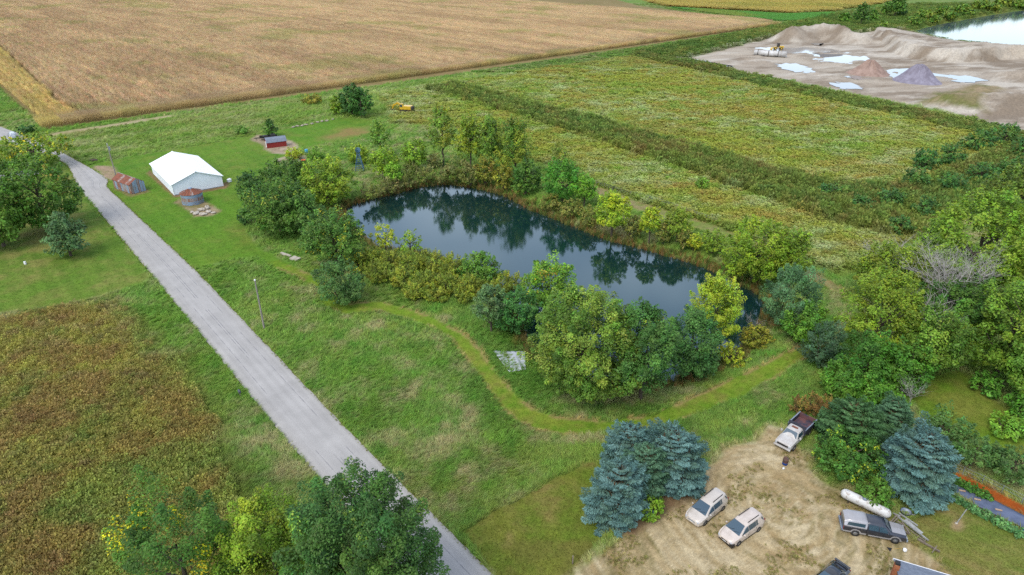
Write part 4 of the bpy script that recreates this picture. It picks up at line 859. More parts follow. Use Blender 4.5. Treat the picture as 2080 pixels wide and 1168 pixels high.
DK = [(76, 110, 48), (64, 98, 46), (92, 122, 52)]; DK2 = [(66, 100, 52), (56, 88, 48), (82, 112, 56)]
MID = [(92, 128, 52), (78, 116, 48), (108, 138, 58)]; YG = [(122, 150, 50), (106, 138, 48), (140, 156, 56)]; YEL = [(158, 166, 52), (140, 156, 50), (172, 170, 56)]
OLV = [(134, 132, 52), (118, 120, 50), (150, 140, 58)]; MAP = [(104, 132, 56), (90, 120, 52), (128, 144, 64)]; GRY = [(92, 118, 84), (80, 108, 78), (108, 130, 92)]
BLU = [(98, 134, 140), (82, 114, 120), (118, 152, 158), (92, 120, 110)]; BLG = [(88, 124, 102), (76, 108, 90), (102, 136, 110)]; GRN = [(86, 140, 52), (72, 124, 48), (104, 150, 58)]
T = [
 # beside the road, upper left
 ('maple_tree', 'dark green maple at the frame edge left of the road with its trunk showing', 'tree', (-50, 350, 66, 515), [(84, 118, 48), (70, 104, 42), (98, 128, 52)], 'dome', dict(skirt=.03, dens=1.15)),
 ('maple_tree', 'tall full maple beside the road bend, hiding the road behind it', 'tree', (32, 320, 166, 482), [(84, 118, 46), (72, 106, 42), (100, 130, 52)], 'dome', dict(skirt=.02, dens=1.15, tip=((134, 120, 50), .03))),
 ('locust_tree', 'airy yellow-green locust over the far road bend', 'tree', (6, 276, 138, 348), [(116, 140, 50), (102, 128, 48), (136, 148, 54)], 'airy', dict(tip=((196, 180, 50), .12), dens=1.5)),
 ('maple_tree', 'dark tree cut off by the frame left of the driveway', 'tree', (-70, 318, 22, 400), DK, 'round', {}),
 ('conifer_tree', 'dense grey-green conifer on the lawn left of the road', 'tree', (104, 430, 184, 532), [(84, 112, 78), (72, 98, 70), (98, 126, 90)], 'cone', dict(skirt=.0, dens=1.25)),
 # bottom edge
 ('locust_tree', 'locust with scattered bright yellow leaves at the bottom of the brown field', 'tree', (300, 992, 540, 1240), DK, 'airy', dict(tip=((206, 190, 44), .07), base=(420, 1300), dens=1.25)),
 ('maple_tree', 'olive-yellow tree between the yellow-leaved locust and the dark elm', 'tree', (480, 1026, 705, 1240), [(112, 136, 42), (98, 122, 40), (130, 146, 46)], 'round', dict(base=(590, 1280))),
 ('elm_tree', 'big dark green elm overhanging the road at the bottom edge', 'tree', (600, 984, 905, 1280), DK2, 'round', dict(base=(752, 1300), tip=((116, 140, 62), .04), dens=1.35)),
 # between lawn and pond
 ('fir_tree', 'small dark fir at the lawn corner of the pond thicket', 'tree', (488, 348, 538, 404), DK2, 'dome', {}),
 ('shrub', 'small dark shrub on the lawn edge below the fir', 'shrub', (486, 420, 514, 458), DK2, 'shrub', {}),
 ('linden_tree', 'broad dark green linden between the lawn and the pond', 'tree', (504, 366, 640, 486), DK, 'round', dict(tip=((140, 150, 60), .04), skirt=.06)),
 ('mulberry_tree', 'feathery dark green tree behind the broad dark linden', 'tree', (532, 322, 648, 402), [(84, 116, 48), (72, 104, 46), (98, 126, 52)], 'dome', {}),
 ('maple_tree', 'rounded yellow-green maple at the pond corner near the windmill', 'tree', (616, 320, 720, 424), [(124, 146, 48), (110, 134, 46), (140, 154, 54)], 'dome', {}),
 ('maple_tree', 'smaller mid-green tree in front of the broad dark linden', 'tree', (566, 384, 656, 486), [(84, 118, 58), (74, 106, 54), (96, 128, 64)], 'dome', {}),
 ('elm_tree', 'upright dark elm on the pond bank with a yellow side', 'tree', (626, 424, 744, 558), [(80, 114, 54), (68, 100, 52), (98, 126, 56)], 'round', dict(tip=((160, 164, 56), .14), skirt=.08)),
 ('ash_sapling', 'airy yellow sapling standing against the pond', 'tree', (760, 454, 812, 520), YEL, 'airy', dict(skirt=.25)),
 ('ash_sapling', 'thin green-yellow sapling beside the airy yellow one at the pond', 'tree', (812, 470, 858, 524), YG, 'airy', dict(skirt=.2)),
 ('bush', 'big round dark green bush standing alone by the mown path', 'bush', (649, 532, 743, 630), [(82, 114, 66), (70, 102, 58), (96, 126, 78)], 'shrub', dict(dens=1.15)),
 ('bush', 'feathery dark green bush topping the willow thicket at the pond', 'bush', (934, 516, 1022, 592), MID, 'dome', {}),
 ('maple_tree', 'young light green maple standing clear against the pond', 'tree', (1060, 526, 1174, 668), [(108, 146, 50), (94, 132, 48), (126, 154, 58)], 'round', dict(tip=((196, 160, 60), .04), base=(1112, 650))),
 ('olive_tree', 'grey-green tree left of the dark tree by the silver slab', 'tree', (962, 582, 1034, 682), GRY, 'oval', {}),
 ('maple_tree', 'dark green tree directly behind the silver slab', 'tree', (1004, 588, 1092, 692), [(66, 112, 60), (58, 100, 54), (80, 124, 66)], 'round', dict(skirt=.05)),
 ('maple_tree', 'largest silver maple on the near bank inside the path bend', 'tree', (1074, 594, 1290, 840), MAP, 'dome', dict(tip=((146, 160, 78), .08), skirt=.03, dens=1.5)),
 ('ash_tree', 'dark green tree touching the largest silver maple on the pond side', 'tree', (1240, 620, 1362, 836), [(78, 114, 60), (68, 104, 56), (92, 126, 66)], 'oval', dict(skirt=.03, dens=1.35)),
 ('elm_tree', 'dark upright tree in the middle of the near bank row', 'tree', (1340, 622, 1452, 790), [(70, 108, 60), (60, 96, 54), (84, 120, 68)], 'oval', dict(skirt=.03, dens=1.35)),
 ('poplar_tree', 'pointed yellow poplar at the end of the near bank row', 'tree', (1394, 560, 1494, 722), [(146, 164, 54), (130, 152, 50), (164, 170, 56)], 'poplar', dict(base=(1440, 722))),
 ('ash_sapling', 'small yellow crown showing between two dark near bank trees', 'tree', (1298, 640, 1342, 720), YEL, 'airy', {}),
 ('shrub', 'yellow waterside shrub right of the pointed poplar', 'shrub', (1448, 696, 1512, 752), YEL, 'airy', {}),
 ('shrub', 'low brown-green shrub on the bank by the pond corner', 'shrub', (1500, 660, 1560, 716), OLV, 'shrub', {}),
 # far bank
 ('shrub', 'yellow-green shrub directly behind the windmill', 'shrub', (706, 292, 752, 340), [(136, 156, 54), (120, 144, 50), (154, 164, 60)], 'dome', dict(base=(728, 330))),
 ('maple_tree', 'round yellow-green bushy maple right of the windmill', 'tree', (752, 300, 814, 366), [(126, 154, 48), (112, 140, 44), (144, 164, 54)], 'round', {}),
 ('maple_tree', 'small bright green maple between the windmill maple and the water', 'tree', (782, 330, 818, 378), [(128, 164, 52), (110, 148, 48)], 'round', {}),
 ('poplar_tree', 'slim pale poplar standing alone behind the windmill shrubs', 'tree', (757, 242, 792, 318), [(110, 144, 66), (128, 150, 60), (96, 132, 60)], 'poplar', {}),
 ('maple_tree', 'bright green tree on the far bank left of the tall poplars', 'tree', (816, 284, 868, 348), YG, 'round', {}),
 ('poplar_tree', 'thin airy poplar first of the tall far bank row', 'tree', (874, 212, 926, 336), [(112, 138, 58), (100, 128, 54), (150, 148, 56)], 'poplar', dict(dens=.8)),
 ('poplar_tree', 'yellow tinged tall poplar on the far bank', 'tree', (928, 234, 985, 346), [(150, 158, 56), (128, 146, 52), (110, 136, 52)], 'poplar', dict(tip=((172, 168, 52), .10))),
 ('poplar_tree', 'tallest green poplar in the middle of the far bank row', 'tree', (968, 238, 1030, 352), [(98, 130, 56), (112, 138, 56), (132, 148, 56)], 'poplar', {}),
 ('poplar_tree', 'dense green poplar last of the far bank row', 'tree', (1012, 242, 1078, 366), [(106, 134, 56), (94, 124, 54), (142, 146, 56)], 'poplar', dict(tip=((160, 158, 54), .08))),
 ('shrub', 'rusty yellow shrub below the tall poplars at the water', 'shrub', (960, 318, 1012, 376), [(136, 138, 56), (116, 122, 54), (138, 120, 58)], 'shrub', {}),
 ('shrub', 'olive shrub at the water under the tallest poplar', 'shrub', (1000, 330, 1046, 388), OLV, 'shrub', {}),
 ('alder_tree', 'dark green conical alder at the far waterline', 'tree', (1038, 322, 1098, 400), DK, 'dome', {}),
 ('poplar_tree', 'thin see-through sapling behind the far bank maple', 'tree', (1108, 290, 1156, 352), [(116, 130, 58), (136, 140, 60)], 'airy', {}),
 ('maple_tree', 'bright green far bank maple before the fence', 'tree', (1104, 322, 1180, 416), GRN, 'round', dict(skirt=.05)),
 ('maple_tree', 'lighter small maple against the bright green far bank maple', 'tree', (1162, 352, 1210, 420), [(118, 158, 56), (104, 146, 52)], 'round', {}),
 ('ash_tree', 'bright yellow tree on the far bank below the fence', 'tree', (1206, 390, 1278, 482), [(170, 176, 46), (150, 166, 46), (128, 152, 48)], 'round', dict(dens=1.0)),
 ('ash_tree', 'narrow yellow tree on the far bank near the fence end', 'tree', (1296, 420, 1340, 492), [(160, 170, 52), (142, 158, 50)], 'oval', {}),
 ('maple_tree', 'olive tree on the far bank between the narrow yellow tree and the big round maple', 'tree', (1346, 424, 1402, 494), [(130, 146, 54), (116, 132, 50)], 'round', {}),
 ('shrub', 'yellow-green shrub just left of the big round far bank maple', 'shrub', (1424, 466, 1470, 520), [(126, 146, 48), (112, 132, 46)], 'shrub', {}),
 ('shrub', 'small yellow shrub at the waterline left of the big round maple', 'shrub', (1392, 472, 1426, 512), YEL, 'shrub', {}),
 ('maple_tree', 'big round yellow-green maple at the far corner of the pond', 'tree', (1456, 440, 1600, 588), [(124, 146, 44), (110, 132, 42), (138, 154, 48)], 'dome', dict(skirt=.02)),
 ('maple_tree', 'second round maple joined to the big one at the pond corner', 'tree', (1560, 466, 1640, 580), [(114, 138, 48), (102, 126, 46), (128, 146, 54)], 'dome', dict(skirt=.02)),
 ('willow_tree', 'grey-green feathery tree leaning over the pond corner', 'tree', (1544, 544, 1652, 680), [(84, 118, 88), (72, 104, 78), (98, 130, 98)], 'willow', dict(skirt=.05)),
 ('mulberry_tree', 'mid-green tree below the grey-green feathery one', 'tree', (1584, 612, 1684, 712), [(92, 130, 48), (80, 118, 46), (108, 142, 54)], 'dome', {}),
 ('cedar_tree', 'dark blue-green cedar at the end of the mown path', 'tree', (1626, 656, 1702, 760), [(74, 100, 80), (64, 90, 72), (86, 110, 90)], 'willow', {}),
 # right-hand wood
 ('locust_tree', 'yellow-green locust in front of the dead tree', 'tree', (1700, 558, 1838, 742), [(128, 146, 48), (112, 132, 46), (142, 154, 54)], 'round', dict(skirt=.08)),
 ('locust_tree', 'pale locust with bare top branches at the wood corner', 'tree', (1728, 494, 1870, 640), [(130, 146, 50), (116, 132, 48), (146, 154, 56)], 'round', {}),
 ('ash_tree', 'half-bare ash between the yellow-green locust and the dark wood', 'tree', (1808, 626, 1938, 790), [(96, 126, 50), (84, 114, 48), (120, 140, 56)], 'round', dict(dens=.95)),
 ('maple_tree', 'broad light green maple filling the wood top', 'tree', (1852, 392, 2050, 640), [(118, 144, 50), (106, 132, 46), (134, 154, 56)], 'round', dict(skirt=.1)),
 ('maple_tree', 'dark olive tree behind the wood at the frame edge', 'tree', (1990, 336, 2120, 470), [(100, 120, 50), (88, 108, 48), (116, 130, 54)], 'round', {}),
 ('maple_tree', 'light green maple cut by the right frame edge halfway up', 'tree', (1975, 430, 2150, 690), [(120, 146, 50), (108, 134, 46), (136, 156, 56)], 'round', {}),
 ('maple_tree', 'green maple over the corner of the garden lawn', 'tree', (1940, 560, 2100, 800), [(108, 136, 50), (94, 122, 46), (128, 148, 56)], 'round', dict(skirt=.06)),
 ('maple_tree', 'lowest maple of the wood at the right frame edge', 'tree', (2020, 640, 2180, 860), [(98, 128, 50), (86, 116, 46), (116, 140, 56)], 'round', dict(skirt=.05)),
 ('elm_tree', 'dark tree deep in the wood behind the dead branches', 'tree', (1850, 560, 1990, 730), DK, 'round', {}),
 ('mulberry_tree', 'dark green bushy tree at the end of the path by the cedar', 'tree', (1690, 676, 1800, 800), [(72, 116, 46), (62, 104, 44), (86, 128, 50)], 'dome', dict(skirt=.03)),
 ('mulberry_tree', 'dark green tree draped over the lawn corner', 'tree', (1780, 690, 1880, 812), [(76, 116, 46), (66, 104, 44), (92, 128, 50)], 'dome', dict(skirt=.03)),
 ('shrub', 'leafy green bush between the cedar and the dump truck', 'shrub', (1660, 742, 1740, 826), [(80, 122, 48), (96, 134, 52)], 'shrub', {}),
 ('shrub', 'leafy green bush above the rounded green spruce', 'shrub', (1730, 776, 1816, 846), [(84, 128, 48), (100, 140, 54)], 'shrub', {}),
 ('shrub', 'yellow-green vine-covered bush under the lawn corner tree', 'shrub', (1780, 800, 1840, 852), [(104, 144, 50), (90, 130, 48)], 'shrub', {}),
 ('shrub', 'green broad-leaved bush in the shade of the right wood', 'shrub', (1970, 760, 2030, 812), [(96, 142, 58), (82, 126, 52)], 'shrub', {}),
 ('shrub', 'green bush at the right frame edge under the wood', 'shrub', (2036, 800, 2110, 862), [(88, 132, 52), (76, 118, 48)], 'shrub', {}),
 ('shrub', 'pale green vegetable plants on the right lawn', 'shrub', (2006, 850, 2086, 900), [(128, 164, 66), (112, 150, 60)], 'shrub', {}),
 # spruces and yard
 ('spruce_tree', 'blue spruce at the back of the yard group of four', 'tree', (1228, 858, 1312, 990), BLU, 'spruce', dict(base=(1272, 948))),
 ('spruce_tree', 'widest blue spruce, nearest the minivans', 'tree', (1304, 872, 1426, 1020), BLU, 'spruce', dict(base=(1362, 972))),
 ('spruce_tree', 'greener spruce in the middle of the yard group of four', 'tree', (1262, 900, 1346, 1050), BLG, 'spruce', dict(base=(1306, 998))),
 ('spruce_tree', 'blue spruce at the front of the yard group, on the mown corner', 'tree', (1192, 940, 1312, 1092), BLU, 'spruce', dict(base=(1252, 1042))),
 ('shrub', 'yellow-green vine bush at the foot of the front blue spruce', 'shrub', (1288, 1018, 1348, 1062), [(122, 150, 48), (104, 134, 46), (90, 120, 48)], 'shrub', {}),
 ('spruce_tree', 'rounded green spruce behind the dump truck', 'tree', (1668, 814, 1772, 948), [(76, 112, 70), (64, 98, 62), (90, 124, 80)], 'spruce', dict(base=(1718, 902))),
 ('spruce_tree', 'small pointed green spruce between the two larger ones', 'tree', (1762, 810, 1838, 920), [(90, 124, 94), (78, 112, 84)], 'spruce', dict(base=(1802, 880))),
 ('spruce_tree', 'blue spruce beside the propane tank', 'tree', (1784, 878, 1922, 1040), BLU, 'spruce', dict(base=(1852, 985))),
 ('bush', 'vine-tangled green bush between the dump truck and the propane tank', 'bush', (1655, 888, 1785, 984), [(70, 108, 48), (60, 96, 46), (82, 118, 52)], 'dome', dict(tip=((160, 170, 56), .06))),
 ('shrub', 'low green bush behind the propane tank', 'shrub', (1740, 980, 1810, 1040), [(82, 118, 48), (96, 128, 52)], 'shrub', {}),
 ('apple_tree', 'apple tree nearest the blue spruce in the garden row', 'tree', (1868, 838, 1945, 920), [(84, 116, 68), (74, 104, 60), (98, 126, 76)], 'airy', dict(dens=1.5)),
 ('apple_tree', 'middle apple tree of the garden row', 'tree', (1926, 888, 2012, 968), [(84, 116, 68), (74, 104, 60), (98, 126, 76)], 'airy', dict(dens=1.5)),
 ('apple_tree', 'apple tree of the garden row cut by the frame edge', 'tree', (1996, 912, 2092, 1000), [(80, 112, 66), (70, 100, 58), (94, 122, 74)], 'airy', dict(dens=1.5)),
 # beyond the lawn
 ('willow_tree', 'dark bushy tree in front of the cornfield edge', 'tree', (690, 170, 742, 236), [(64, 102, 50), (56, 92, 46)], 'dome', {}),
 ('willow_tree', 'dark green tree on the right of the cornfield edge clump', 'tree', (712, 176, 758, 240), [(72, 112, 52), (62, 100, 48)], 'dome', {}),
 ('shrub', 'yellow-green shrub on the left of the cornfield edge clump', 'shrub', (670, 192, 700, 234), YG, 'dome', {}),
 ('shrub', 'low olive shrub left of the cornfield edge clump', 'shrub', (616, 190, 656, 212), OLV, 'shrub', {}),
 ('shrub', 'low round shrub left of the black trailer', 'shrub', (480, 258, 506, 274), MID, 'shrub', {}),
 ('tree', 'small bushy tree right behind the black trailer', 'tree', (538, 240, 568, 280), DK, 'dome', {}),
 ('shrub', 'yellow shrub growing in the rock bed', 'shrub', (580, 300, 616, 326), [(176, 172, 50), (150, 160, 50)], 'shrub', {}),
 ('bush', 'fountain-like green bush right of the rock bed', 'bush', (624, 302, 658, 328), [(108, 146, 54), (94, 132, 52)], 'willow', {}),
 ('shrub', 'low dark shrub beside the far end of the road', 'shrub', (38, 254, 70, 272), DK2, 'shrub', {}),
 ('shrub', 'round green bush alone in the fallow field', 'shrub', (1408, 362, 1436, 388), [(110, 144, 54)], 'shrub', {}),
 ('shrub', 'dark little bush alone where the fallow field meets the wood', 'shrub', (1694, 426, 1718, 448), DK2, 'shrub', {}),
 # far right horizon
 ('poplar_tree', 'wind-bent poplar standing alone beyond the sand mounds', 'tree', (1734, 5, 1760, 50), [(84, 116, 56), (74, 104, 52)], 'poplar', {}),
 ('poplar_tree', 'tall poplar of the far group beyond the sand mounds', 'tree', (1800, -12, 1832, 34), [(92, 124, 58), (80, 112, 54)], 'poplar', {}),
 ('poplar_tree', 'shorter poplar beside the tall far one', 'tree', (1790, 2, 1808, 32), [(96, 126, 58)], 'poplar', {}),
 ('willow_tree', 'dark round tree at the foot of the far poplars', 'tree', (1822, 10, 1838, 34), DK2, 'dome', {}),
 ('shrub', 'far shrub at the foot of the wind-bent poplar', 'shrub', (1704, 26, 1726, 46), MID, 'shrub', {}),
 ('shrub', 'far shrub between the wind-bent poplar and the tall one', 'shrub', (1762, 18, 1780, 44), MID, 'shrub', {}),
]
for k, (nm, lb, ct, bx, cl, kd, kw) in enumerate(T):
    tree(nm, lb, ct, bx, cl, kd, seed=k, **kw)
# willow thicket along the near bank: one shrub after another
thk = [(704, 520, 756, 556), (728, 505, 782, 548), (768, 506, 822, 556), (812, 510, 866, 560), (852, 508, 902, 560), (894, 516, 948, 572), (744, 534, 800, 580), (792, 540, 848, 590), (838, 548, 892, 598), (884, 556, 936, 604), (930, 560, 984, 612), (1000, 552, 1046, 604), (976, 570, 1030, 622), (820, 572, 872, 616), (864, 580, 912, 618), (1026, 556, 1070, 606), (924, 580, 968, 618)]
for k, bx in enumerate(thk):
    tree('willow_shrub', 'olive-yellow willow shrub in the thicket along the near pond bank', 'shrub', bx, [(136, 144, 54), (118, 128, 52), (150, 148, 58), (102, 118, 52)], 'willow', 'willow thicket', 200 + k, skirt=.05)
brs = [(736, 372, 776, 408), (770, 360, 812, 396), (806, 348, 848, 384), (846, 336, 884, 372), (880, 340, 916, 374), (905, 318, 950, 372), (935, 330, 975, 380), (868, 312, 902, 344), (820, 330, 850, 358)]
for k, bx in enumerate(brs):
    tree('brush_shrub', 'grey-brown brush along the far left bank of the pond', 'shrub', bx, [(130, 124, 82), (112, 116, 66), (122, 130, 62), (140, 130, 98), (104, 120, 58)], 'willow', 'brush on the pond bank', 230 + k, skirt=.03, dens=.8)
brs = [(1180, 418, 1222, 462), (1264, 436, 1304, 484), (1328, 450, 1364, 498), (1372, 468, 1404, 508), (1096, 392, 1136, 432), (1140, 402, 1182, 446)]
for k, bx in enumerate(brs):
    tree('bank_shrub', 'low olive-brown shrub on the far bank below the fence', 'shrub', bx, [(124, 122, 62), (106, 112, 56), (140, 130, 76)], 'shrub', 'far bank shrubs', 250 + k, skirt=.03)
brs = [(1860, 18, 1890, 40), (1900, 12, 1930, 34), (1936, 8, 1966, 30), (1975, 0, 2005, 22), (2020, -4, 2050, 16), (1840, 32, 1866, 52), (1880, 28, 1906, 46), (1914, 22, 1940, 40), (2050, -2, 2085, 16), (1950, 14, 1976, 32), (1780, 40, 1800, 58), (2000, 6, 2030, 22)]
for k, bx in enumerate(brs):
    tree('lakeside_shrub', 'green shrub on the far lake shore', 'shrub', bx, [(100, 130, 56), (84, 116, 52), (132, 140, 60)], 'shrub', 'far lake shore shrubs', 270 + k, skirt=.03)
brs = [(1850, 300, 1900, 350), (1900, 290, 1950, 340), (1955, 262, 2005, 312), (2010, 250, 2060, 305), (1830, 340, 1880, 392), (1900, 350, 1955, 402), (1960, 330, 2015, 380), (2020, 320, 2080, 372), (1780, 380, 1830, 428), (1850, 400, 1900, 450), (1720, 396, 1770, 436), (1660, 372, 1704, 408), (1800, 440, 1850, 484), (2050, 280, 2100, 330)]
for k, bx in enumerate(brs):
    tree('sapling_shrub', 'dark green sapling clump in the tall weed band near the wood', 'shrub', bx, [(72, 112, 60), (62, 100, 56), (90, 122, 60)], 'dome', 'saplings in the weed band', 290 + k, skirt=.02, dens=.8)
dead_tree('large bare dead tree leaning in the right wood', (1890, 690), 500, 120, 3, (.15, .1), thick=.26, levels=4)
dead_tree('grey bare dead crown at the wood corner by the fallow field', (1790, 590), 470, 110, 8, (-.1, 0))
dead_tree('broken pale dead tree between the locust and the ash', (1858, 730), 590, 90, 15, (0, 0), levels=3)
dead_tree('bare grey twiggy shrub at the lawn corner', (1842, 835), 768, 40, 21, name='dead_shrub', cat='dead shrub', thick=.05)
dead_tree('bare twigs hanging over the water at the pond corner', (1525, 690), 635, 60, 27, name='dead_shrub', cat='dead shrub', thick=.05)
# ------------------------------------------------------------------ buildings and farm things
V3 = Vector
def frame_from(N, R, L):
    """local frame at corner N: x towards R, y towards L"""
    N, R, L = V3(N), V3(R), V3(L); return N, math.atan2((R - N).y, (R - N).x), (R - N).length, (L - N).length
M_WHITE = mat_plain('white_steel', (244, 246, 248), (232, 235, 238), .7, .45, k=.84); M_WALLW = mat_plain('white_siding', (232, 238, 244), (222, 229, 237), .8, .55, k=.90)
M_TRIM = mat_plain('trim_white', (236, 238, 240), (222, 224, 226), 2, .5, k=.78); M_DOOR = mat_plain('door_grey', (190, 198, 206), (178, 186, 194), 2, .5)
M_RUST = mat_plain('rusty_sheet', (158, 92, 66), (122, 78, 62), 1.3, .85, stretch=(3, .6, 1), lo=.3, hi=.7); M_RUST2 = mat_plain('rust_and_zinc', (150, 100, 78), (168, 162, 160), 1.1, .8, stretch=(4, .5, .5), lo=.42, hi=.58)
M_ZINC = mat_plain('old_zinc', (158, 182, 206), (150, 128, 110), 1.0, .6, .15, stretch=(3, 3, .4), lo=.5, hi=.68); M_ZINC2 = mat_plain('bin_zinc', (150, 176, 204), (160, 150, 140), .8, .6, .15, stretch=(1, 1, 2), lo=.45, hi=.7)
def gable(name, label, cat, N, rz, w, l, eave, ridge, wall_m, roof_m, over=.25, group=None):
    """gabled hall: x across the gable, y along the ridge, seen corner at the origin"""
    root = empty(name, N, rz, label, cat, group)
    def wall(a, b, top=None):
        a, b = V3(a), V3(b); n = (b - a).normalized(); n = V3((n.y, -n.x, 0)); t = .12; pts = [a, b, b + V3((0, 0, eave))] + ([top] if top else []) + [a + V3((0, 0, eave))]
        pts = [V3(p) for p in pts]; q = [p - n * t for p in pts]; k = len(pts); mb = MB(); mb.add(pts + q, [tuple(range(k)), tuple(range(2 * k - 1, k - 1, -1))] + [((i + 1) % k, i, k + i, k + (i + 1) % k) for i in range(k)])
        return mb.build('wall', wall_m, root)
    wall((0, 0, 0), (w, 0, 0), (w / 2, 0, ridge)); wall((w, l, 0), (0, l, 0), (w / 2, l, ridge)); wall((w, .13, 0), (w, l - .13, 0)); wall((0, l - .13, 0), (0, .13, 0))
    return root
# white pole barn
N, rz, w, l = frame_from(P(354, 397), P(454.3, 378), P(302.5, 354)); ev, rg = 2.65, 4.75
barn = gable('pole_barn', 'large white steel pole barn with a gable roof beside the lawn', 'barn', N, rz, w, l, ev, rg, M_WALLW, M_WHITE)
sl = (rg - ev) / (w / 2); o = .35
for s in (0, 1):
    mb = MB(); xe = -o if s == 0 else w + o; ze = ev - o * sl + .07
    a, b, c, d = (xe, -o, ze), (w / 2, -o, rg + .07), (w / 2, l + o, rg + .07), (xe, l + o, ze)
    mb.slab(*((a, b, c, d) if s == 0 else (b, a, d, c)), .08); roof = mb.build('roof', M_WHITE, barn)
    rb = MB()
    for k in range(1, 24):
        y = -o + (l + 2 * o) * k / 24; p, q = V3((xe, y, ze + .012)), V3((w / 2, y, rg + .082)); rb.slab(p + V3((0, .03, .02)), q + V3((0, .03, .02)), q + V3((0, -.03, .02)), p + V3((0, -.03, .02)), .035) if s == 1 else rb.slab(p + V3((0, -.03, .02)), q + V3((0, -.03, .02)), q + V3((0, .03, .02)), p + V3((0, .03, .02)), .035)
    rb.build('seam', M_WHITE, roof)
MB().box((w / 2, l / 2, rg + .10), (.34, l + 2 * o, .06)).build('ridge_cap', M_TRIM, barn)
for y in (-.03, l + .03):
    for x in (.06, w - .06): MB().box((x, y, ev / 2), (.14, .08, ev)).build('corner_trim', M_TRIM, barn)
MB().box((w / 2, -.03, .10), (w - .3, .04, .18)).build('base_trim', M_DOOR, barn)
# rusty shed
N, rz, w, l = frame_from(P(268.5, 394.5), P(298, 386.5), P(240, 380)); w = 3.4; l = 8.2; ev, rg = 2.3, 3.35
shed = empty('rusty_shed', N, rz, 'old rusty metal shed between the road and the white barn', 'shed')
for k in range(6):
    x0, x1 = w * k / 6, w * (k + 1) / 6 - .02; zt = lambda x: ev + (rg - ev) * (1 - abs(x - w / 2) / (w / 2))
    for yy, sgn in ((0, 1), (l, -1)):
        mb = MB(); d = .03 * (k % 2); vs = [(x0, yy - sgn * d, 0), (x1, yy - sgn * d, 0), (x1, yy - sgn * d, zt(x1)), (x0, yy - sgn * d, zt(x0))]; vs += [(a, b + sgn * .04, c) for a, b, c in vs]
        mb.add(vs, [(0, 1, 2, 3), (7, 6, 5, 4), (0, 4, 5, 1), (1, 5, 6, 2), (2, 6, 7, 3), (3, 7, 4, 0)]); mb.build('wall_sheet', M_ZINC if (k * 7) % 3 else M_RUST2, shed)
for k in range(9):
    y0, y1 = .05 + (l - .1) * k / 9, .05 + (l - .1) * (k + 1) / 9 - .03
    for xx, s in ((0, -1), (w, 1)):
        MB().box((xx + s * (.02 + .025 * (k % 2)), (y0 + y1) / 2, ev / 2), (.04, y1 - y0, ev - .02 * (k % 3))).build('wall_sheet', M_ZINC if k % 3 == 1 else M_RUST2, shed)
        z0 = ev - .12 + .03 * (k % 2); xe = -.28 if s < 0 else w + .28
        a, b, c, d = V3((xe, y0 - .06, z0)), V3((w / 2, y0 - .06, rg + .05 + .03 * (k % 2))), V3((w / 2, y1 + .03, rg + .05 + .03 * (k % 2))), V3((xe, y1 + .03, z0))
        mb = MB(); mb.slab(*((a, b, c, d) if s < 0 else (b, a, d, c)), .03); mb.build('roof_sheet', M_RUST if (k + s) % 4 else M_RUST2, shed)
MB().tube((w / 2, -.1, rg + .09), (w / 2, l + .1, rg + .09), .09, .09, 8).build('ridge_cap', M_RUST2, shed)
# grain bin
gb = empty('grain_bin', P(392.5, 411), 0.4, 'round corrugated grain bin with a rusty conical roof in front of the white barn', 'grain bin'); R = 2.3
for k in range(3):
    prof = []
    for j in range(13): prof.append((R + .02 * (k % 2) + .028 * math.sin(j * math.pi), .82 * k + .8 * j / 12)); prof[-1] = (R + .012 * k + (.03 if j % 2 else 0), .82 * k + .82 * j / 12)
    MB().lathe(prof, n=40).build('wall_ring', (M_ZINC2, M_RUST2, M_ZINC2)[k], gb)
for k in range(20):
    a0, a1 = 2 * math.pi * k / 20 + .012, 2 * math.pi * (k + 1) / 20 - .012; ro, ri = R + .18, .32; z0, z1 = 2.42, 3.30
    p = [V3((ro * math.cos(a0), ro * math.sin(a0), z0)), V3((ro * math.cos(a1), ro * math.sin(a1), z0)), V3((ri * math.cos(a1), ri * math.sin(a1), z1)), V3((ri * math.cos(a0), ri * math.sin(a0), z1))]
    m = MB(); m.slab(*p, .04); m.tube(p[0] + V3((0, 0, .03)), p[3] + V3((0, 0, .03)), .035, .03, 5); m.build('roof_panel', M_RUST if k % 5 else M_RUST2, gb)
MB().lathe([(.40, 3.25), (.42, 3.42), (.30, 3.56), (.0, 3.62)], n=20).build('roof_cap', M_ZINC2, gb)
MB().box((R * .98 * math.cos(-1.2), R * .98 * math.sin(-1.2), 1.1), (.1, .8, 1.5), rz=-1.2).build('door', M_ZINC2, gb)
def rock(name, label, cat, px, size, m, seed, group=None, flat=.5, z=None):
    r = np.random.default_rng(seed); b = ground_pt(*px); mb = MB(); n1, n2 = 9, 6; vs = []
    for i in range(n2 + 1):
        t = math.pi * i / n2
        for j in range(n1):
            a = 2 * math.pi * j / n1; k = 1 + r.uniform(-.22, .22); vs.append((size[0] * .5 * k * math.sin(t) * math.cos(a), size[1] * .5 * k * math.sin(t) * math.sin(a), size[2] * (.38 + .5 * k * math.cos(t))))
    fs = [(i * n1 + j, i * n1 + (j + 1) % n1, (i + 1) * n1 + (j + 1) % n1, (i + 1) * n1 + j) for i in range(n2) for j in range(n1)]
    mb.add(vs, [f[::-1] for f in fs]); ob = mb.build(name, m, None, label, cat, group); ob.location = b; ob.rotation_euler = (0, 0, r.uniform(0, 3)); return ob
M_CONC = mat_plain('broken_concrete', (206, 198, 184), (172, 160, 142), 2, .9, bump=.5); M_STONE = mat_plain('field_stone', (190, 182, 164), (156, 144, 124), 2.5, .9, bump=.4)
